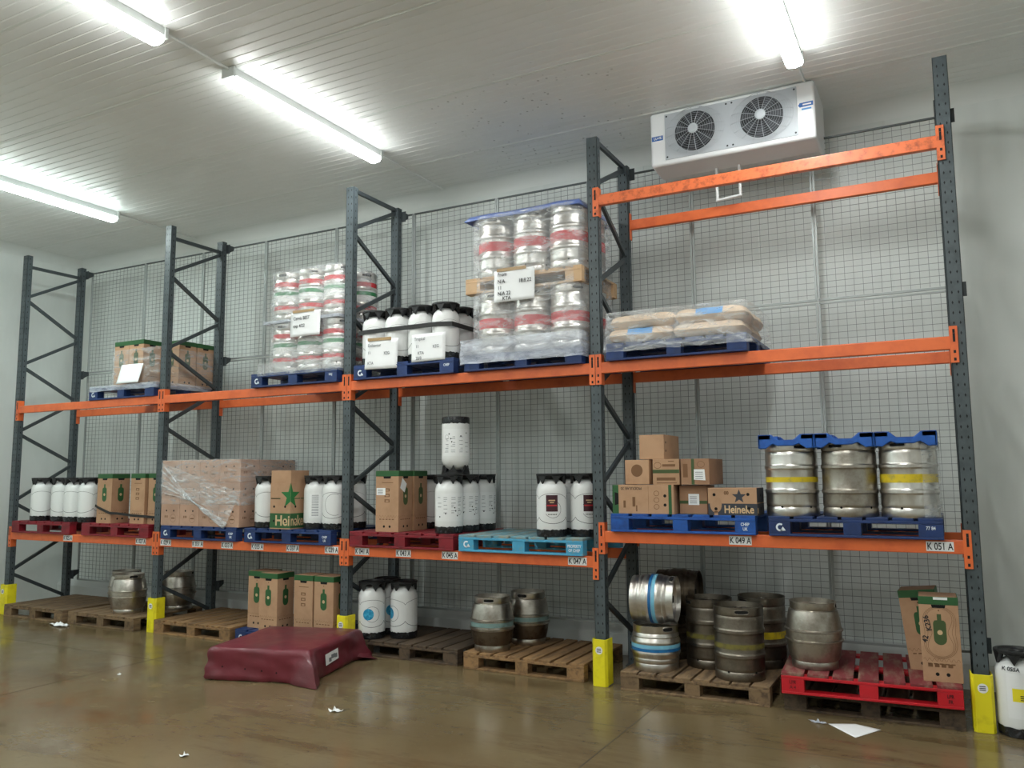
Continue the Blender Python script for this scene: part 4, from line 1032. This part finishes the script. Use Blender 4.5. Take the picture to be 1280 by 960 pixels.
# diagonal film on the carton stack: gathered towards the lower right corner
def gathered():
    mb = MB(); A = Vector((2.96, -.036, zt + .72)); Bq = Vector((2.955, -.036, zt + .38)); Cc = Vector((4.02, -.04, zt + .02)); D = Vector((4.22, -.036, zt + .38))
    n, m = 40, 26; vs = []; fs = []
    for i in range(n + 1):
        for j in range(m + 1):
            u, v = i / n, j / m
            top = A.lerp(D, u); bot = Bq.lerp(Cc, u); bot.z += .1 * math.sin(u * PI)
            p = bot.lerp(top, v); p.y -= .006 + .010 * abs(math.sin(v * 24 + u * 5)) * (.3 + u) + .004 * noise.noise((u * 14, v * 14, 0))
            vs.append(p)
    for i in range(n):
        for j in range(m): a = i * (m + 1) + j; fs.append((a, a + m + 1, a + m + 2, a + 1))
    mb.add(vs, fs)
    for k in range(5):
        a = A.lerp(Bq, k / 4) + Vector((0, -.012, 0)); b = Cc + Vector((.05 * k / 4 - .03, -.014, -.03 + .05 * k / 4)); pts = [a.lerp(b, t / 14) + Vector((0, -.006 * math.sin(t * 2.1 + k), .03 * math.sin(t / 14 * PI) * (k - 2))) for t in range(15)]
        mb.tube(pts, .009, 6)
    tag(mb.build('stretch_wrap', 'film', smooth=180), 'clear film pulled diagonally across the front of the carton stack', 'plastic film')
gathered()
wrap('clear film round the upper two layers of the carton stack', 2.94, 4.208, -.036, .865, zt + .24, zt + .755, 'film_thin', .012, .003, False, .0, 21)

def strap(lab, pts, w=.045, t=.003):
    mb = MB()
    for a, b in zip(pts, pts[1:]): mb.bar(a, b, t, w)
    tag(mb.build('strap', 'strap'), lab, 'strap')
zs = zu + .335
e = .007
strap('black strap round the white kegs on the upper shelf', [(5.79, .09, zs), (5.80, -.02, zs), (5.935, -.053, zs), (6.79, -.053, zs + .004), (6.93, -.02, zs), (6.935, .66, zs), (6.79, .803, zs), (5.935, .803, zs), (5.79, .66, zs), (5.79, .09, zs)])
strap('black strap sagging across the keg boxes of the left bay', [(1.744, -.012, zt + .215), (1.80, -.012, zt + .19), (2.022, -.012, zt + .125), (2.10, .03, zt + .12), (2.30, .068, zt + .10), (2.53, .072, zt + .09), (2.78, .105, zt + .075), (2.797, .2, zt + .07)], .03)

def sheet(lab, cx, y, cz, w, h, lines, tilt=0, rz=0, tape=True, cat='paper notice', size=.05, thick=.0012, m='ink'):
    r = thing('paper_notice', lab, cat, (cx, y, cz), (tilt, rz, 0), None)
    mb = MB(); n = 8; vs = []; fs = []
    for i in range(n + 1):
        for j in range(n + 1):
            u, v = i / n, j / n; vs.append(((u - .5) * w, -.006 * math.sin(u * PI) - .008 * (1 - v) ** 2 - thick, (v - .5) * h))
    for i in range(n):
        for j in range(n): a = i * (n + 1) + j; fs.append((a, a + n + 1, a + n + 2, a + 1))
    mb.add(vs, fs); o = mb.build('page', 'paper', r, smooth=180); s = o.modifiers.new('solid', 'SOLIDIFY'); s.thickness = .0008
    for (a, b, t) in lines: text('handwriting', t, size, m, r, (a * w, -.016, b * h), (PI / 2, 0, 0), 'LEFT', bold=.0005, sx=.9)
    if tape: MB().box(-w * .42, w * .30, -.0125, -.006, h * .46, h * .56).build('tape', 'tape', r)
    return r
sheet('white handwritten notice on the two-tier kegs with red and green bands', 5.13, -.075, 3.385, .41, .27, [(-.38, .22, 'Cervis BEST'), (-.38, -.08, 'exp 4/22')], 0, 0)
sheet('white handwritten notice at the left of the strapped white kegs', 6.115, -.052, 2.985, .40, .30, [(-.4, .3, 'Endeavour'), (-.4, .05, '11'), (.1, .02, 'KEG'), (-.4, -.3, 'KTA')], 0, .02, True, size=.042, m='ink_grey')
sheet('white handwritten notice at the right of the strapped white kegs', 6.68, -.052, 3.01, .39, .27, [(-.4, .32, 'Tropical'), (-.36, .05, '11'), (.15, .0, 'KEG'), (-.3, -.2, 'KTA'), (-.36, -.38, '22/3')], 0, -.01, False, size=.042, m='ink_grey')
sheet('white handwritten notice on the tall keg tower of the third bay', 7.645, -.085, 3.51, .42, .30, [(-.4, .36, 'From'), (-.4, .14, 'N/A'), (-.4, -.06, '11'), (-.4, -.24, 'N/A 22'), (-.28, -.4, 'KTA'), (.12, .1, '18.8.22')], 0, 0, True)
sheet('blank white notice leaning on the wrapped keg boxes, upper left', 2.29, -.02, 3.035, .40, .25, [], math.radians(-14), 0, False)

# ------------------------------------------------------------------ evaporator
def evaporator():
    r = thing('air_cooler', 'white twin-fan air cooler hanging from the ceiling above the tall right bay', 'air cooler', (9.53, .48, 4.595))
    MB().prism([(-.73, 0, 0.01), (-.73, 0, .52), (-.73, .06, .545), (-.73, .62, .545), (-.73, .62, .06), (-.73, .3, -.01)], (1.46, 0, 0)).build('casing', 'evap', r, bevel=.025, seg=4)
    MB().box(-.59, .585, -.006, .01, .055, .495).build('front_panel', 'evap_panel', r, bevel=.004)
    for c in (-.31, .285):
        f = MB(); F = Face((c, -.006, .282), (1, 0, 0))
        F.disc(f, 0, 0, .185, 0, 48, .001); f.build('fan_opening', 'fan_dark', r)
        b = MB()
        for k in range(7):
            a0 = 2 * PI * k / 7
            b.add([(c + .04 * math.cos(a0), -.010, .282 + .04 * math.sin(a0)), (c + .175 * math.cos(a0 - .12), -.009, .282 + .175 * math.sin(a0 - .12)), (c + .178 * math.cos(a0 + .42), -.020, .282 + .178 * math.sin(a0 + .42)), (c + .04 * math.cos(a0 + .6), -.018, .282 + .04 * math.sin(a0 + .6))], [(0, 1, 2, 3)])
        b.build('fan_blades', 'fan_blade', r)
        g = MB(); R0 = .27
        dome = lambda rr: -.012 - .055 * math.sqrt(max(0, 1 - (rr / R0) ** 2))
        for k in range(12):
            rr = .05 + k * .02
            g.tube([(c + rr * math.cos(2 * PI * q / 40), dome(rr), .282 + rr * math.sin(2 * PI * q / 40) * min(1, .215 / rr)) for q in range(40)], .0010, 4, 0, True)
        for k in range(16):
            a = 2 * PI * k / 16 + .1; g.tube([(c + rr * math.cos(a), dome(rr) - .002, .282 + rr * math.sin(a) * min(1, .215 / max(rr, .01))) for rr in (.03, .09, .14, .19, .24, .268)], .0024, 4)
        g.build('fan_grille', 'grille', r)
        h = MB(); h.lathe([(.045, 0), (.045, .006), (.03, .012)], 24); h.build('hub_cap', 'evap_panel', r, loc=(c, -.068, .282), rot=(PI / 2, 0, 0))
    s = MB()
    for (a, b) in ((-.57, .08), (-.57, .47), (-.02, .08), (.03, .08), (-.02, .47), (.03, .47), (.565, .08), (.565, .47)): Face((0, -.006, 0), (1, 0, 0)).disc(s, a, b, .009, 0, 10, .001)
    s.build('screw', 'fan_dark', r)
    F = Face((0, 0, 0), (1, 0, 0))
    s = MB(); F.rect(s, -.715, -.61, .255, .30, 0, .002); s.build('blue_sticker', 'sticker_blue', r); text('sticker_lettering', 'LU-VE', .034, 'label_white', r, (-.66, -.003, .278), sx=.85, bold=.001)
    s = MB(); F.poly(s, [(.592, .315), (.61, .292), (.61, .298), (.715, .30), (.715, .338), (.61, .336), (.61, .34)], 0, .002); s.build('arrow_sticker', 'sticker_blue', r)['label'] = 'blue arrow sticker'
    s = MB(); F.rect(s, .63, .70, .312, .324, 0, .003); F.rect(s, .62, .70, .27, .285, 1, .002); F.rect(s, .60, .71, .10, .19, 0, .002); F.rect(s, .62, .71, .215, .245, 0, .002); s.build('info_sticker', ['label_white', 'sack_blue'], r)
    return r
evaporator()
def drain():
    y = .75; mb = MB()
    mb.tube([(9.34, y, 4.61), (9.34, y, 4.28)], .013, 10); mb.tube([(9.328, y, 4.28), (9.562, y, 4.30)], .013, 10); mb.tube([(9.55, y, 4.30), (9.55, y, 4.61)], .013, 10)
    tag(mb.build('drain_pipe', 'pvc', smooth=50), 'thin white U-shaped drain pipe hanging beneath the air cooler', 'pipe')
drain()

# ------------------------------------------------------------------ maroon covered pallet
def maroon():
    c = (5.555, -.685); rot = math.radians(14.5); w, d, h = .94, 1.04, .285
    r = thing('covered_load', 'low load on the floor draped in a maroon plastic cover', 'covered pallet', (c[0], c[1], 0), rot)
    per = []; rc = .02; N = 34
    cs = [(w / 2, -d / 2), (w / 2, d / 2), (-w / 2, d / 2), (-w / 2, -d / 2)]; ns = [(1, 0), (0, 1), (-1, 0), (0, -1)]
    dg = [(.7, -.7), (.7, .7), (-.7, .7), (-.7, -.7)]
    for q in range(4):
        a, b = cs[q], cs[(q + 1) % 4]
        for k in range(N):
            t = k / N; e = min(t, 1 - t) * (w if q % 2 else d)
            n = Vector(ns[q]); cd = Vector(dg[q] if t < .5 else dg[(q + 1) % 4]); f = max(0, 1 - e / .16); nn = (n * (1 - f) + cd * f * 1.2)
            corner = q if t < .5 else (q + 1) % 4
            fl = .012 + f * [.17, .10, .03, .02][corner]
            per.append((a[0] + (b[0] - a[0]) * t, a[1] + (b[1] - a[1]) * t, nn.x, nn.y, fl, f))
    P = len(per); vs = []; fs = []; mb = MB()
    rings = [0, .25, .45, .62, .76, .88, .96, 1.0]
    vs.append((0, 0, h)); 
    for s in rings[1:]:
        for (x, y, nx, ny, fl, f) in per:
            z = h + .008 * noise.noise((x * s * 5, y * s * 5, 3)) - .008 * (s > .95) - .014 * max(0, noise.noise((x * s * 2, y * s * 2, 8)))
            vs.append((x * s, y * s, z))
    for i in range(P): fs.append((0, 1 + i, 1 + (i + 1) % P))
    base = 1; nr = len(rings) - 1
    for q in range(nr - 1):
        for i in range(P): j = (i + 1) % P; fs.append((base + q * P + i, base + (q + 1) * P + i, base + (q + 1) * P + j, base + q * P + j))
    last = base + (nr - 1) * P; T = 12
    for t in range(1, T + 1):
        u = t / T
        for i, (x, y, nx, ny, fl, f) in enumerate(per):
            wob = .016 * noise.noise((x * 5, y * 5, u * 3)) + (.010 + .03 * f) * noise.noise((x * 13, y * 13, u * 4)) * u
            dd = fl * (u ** 1.3 if f < .5 else u ** .9) + wob + .012 * (u < .99)
            z = h - .008 - (h - .014) * u + (.012 * noise.noise((x * 7, y * 7, 2)) if t == T else 0)
            vs.append((x + nx * dd, y + ny * dd, max(z, .004)))
        a = last + (t - 1) * P
        for i in range(P): j = (i + 1) % P; fs.append((a + i, a + P + i, a + P + j, a + j))
    mb.add(vs, fs); o = mb.build('plastic_cover', 'maroon', r, smooth=75)
    # loose tail of the cover on the floor at the back right corner
    MB().add([(w / 2 + .06, d / 2 - .16, .05), (w / 2 + .22, d / 2 - .02, .004), (w / 2 + .13, d / 2 + .06, .004), (w / 2 + .04, d / 2 + .05, .10)], [(0, 1, 2, 3)]).build('cover_tail', 'maroon', r)
    # label on the right side + eyelets on the front side
    s = MB(); F = Face((w / 2 + .036, 0, 0), (0, 1, 0)); F.v = Vector((-.1, 0, 1)).normalized()
    F.poly(s, [(-.26, .10), (.0, .115), (.0, .205), (-.26, .195)], 0, .014)
    for a, b, c2 in ((-.2, .12, .05), (-.15, .14, .08), (-.08, .135, .05)): F.rect(s, a, a + c2, b, b + .035, 1, .017)
    s.build('white_label', ['label_white', 'ink_grey'], r)['label'] = 'crumpled white label'
    s = MB(); F = Face((0, -d / 2 - .03, 0), (1, 0, 0))
    for k, a in enumerate((-.32, -.1, .06, .2)): F.disc(s, a, .125 - .01 * k, .008, 0, 10, .022)
    s.build('eyelet', 'hole', r)
    MB().box(-w / 2 + .01, w / 2 - .01, -d / 2 + .01, d / 2 - .01, 0.001, .25).build('load_inside', 'wood_dark', r)
maroon()

# ------------------------------------------------------------------ litter
def scrap(lab, x, y, pts, cat='litter', amp=.008, m='paper', name='paper_scrap'):
    mb = MB(); n = len(pts); c = (sum(p[0] for p in pts) / n, sum(p[1] for p in pts) / n)
    vs = [(c[0], c[1], .004 + amp)]; ring = 4
    for k in range(1, ring + 1):
        for i in range(n * 4):
            a = pts[(i // 4) % n]; b = pts[(i // 4 + 1) % n]; t = (i % 4) / 4
            px_, py_ = a[0] + (b[0] - a[0]) * t, a[1] + (b[1] - a[1]) * t; s = k / ring
            vs.append((c[0] + (px_ - c[0]) * s, c[1] + (py_ - c[1]) * s, .002 + amp * abs(noise.noise((px_ * s * 22, py_ * s * 22, x)))))
    Q = n * 4; fs = [(0, 1 + i, 1 + (i + 1) % Q) for i in range(Q)]
    for k in range(ring - 1):
        for i in range(Q): j = (i + 1) % Q; fs.append((1 + k * Q + i, 1 + (k + 1) * Q + i, 1 + (k + 1) * Q + j, 1 + k * Q + j))
    mb.add(vs, fs); o = mb.build(name, m, smooth=60, loc=(x, y, 0)); s = o.modifiers.new('solid', 'SOLIDIFY'); s.thickness = .001; s.offset = 1
    return tag(o, lab, cat)
scrap('flat white sheet of paper on the floor in front of the bright red pallet', 10.40, -.38, [(-.17, .085), (.0, .165), (.17, .10), (.03, -.16)], 'paper', .002, name='paper_sheet')
scrap('small torn curl of clear plastic left of the white sheet of paper', 10.13, -.31, [(-.04, .04), (.10, .0), (.08, -.02), (-.01, .0)], 'litter', .03, 'film_thick', 'plastic_scrap')
scrap('crumpled white wipe on the floor in front of the left wooden pallets', 1.48, -.24, [(-.18, .0), (-.05, .09), (.16, .05), (.19, -.03), (.02, -.06)], 'litter', .05, name='paper_wipe')
scrap('small curled white scrap on the floor in front of the maroon cover', 6.87, -1.60, [(-.06, .01), (-.02, -.01), (.02, .0), (.06, .035), (.055, -.01), (.02, -.035), (-.03, -.03)], 'litter', .04)
scrap('small white scrap on the bare floor nearest the camera', 6.67, -2.83, [(-.03, .0), (.0, .03), (.04, .02), (.02, -.02)], 'litter', .03)
scrap('tiny pale scrap on the floor left of the maroon cover', 4.35, -1.55, [(-.025, 0), (0, .02), (.025, .0), (0, -.02)], 'litter', .02)

# ------------------------------------------------------------------ camera, world, view
cam = bpy.data.cameras.new('camera'); co = bpy.data.objects.new('camera', cam); col.objects.link(co)
yaw, pitch, roll, f = -.4846, .1111, -.0073, 1025.2574
fwd = Vector((math.sin(yaw) * math.cos(pitch), math.cos(yaw) * math.cos(pitch), math.sin(pitch))); rt = Vector((math.cos(yaw), -math.sin(yaw), 0)); up = rt.cross(fwd)
r2 = rt * math.cos(roll) + up * math.sin(roll); u2 = -rt * math.sin(roll) + up * math.cos(roll)
co.matrix_world = Matrix(((r2.x, u2.x, -fwd.x, 11.0758), (r2.y, u2.y, -fwd.y, -6.6619), (r2.z, u2.z, -fwd.z, 1.7627), (0, 0, 0, 1)))
cam.sensor_width = 36; cam.sensor_fit = 'HORIZONTAL'; cam.lens = f * 36 / 1280; cam.clip_start = .05; cam.clip_end = 60
scene.camera = co
w = bpy.data.worlds.new('world'); scene.world = w; w.use_nodes = True
w.node_tree.nodes['Background'].inputs[0].default_value = (.9, 1, 1, 1); w.node_tree.nodes['Background'].inputs[1].default_value = .05
vs_ = scene.view_settings; vs_.view_transform = 'Standard'; vs_.look = 'None'; vs_.gamma = 1; vs_.exposure = 2.15; vs_.use_curve_mapping = False
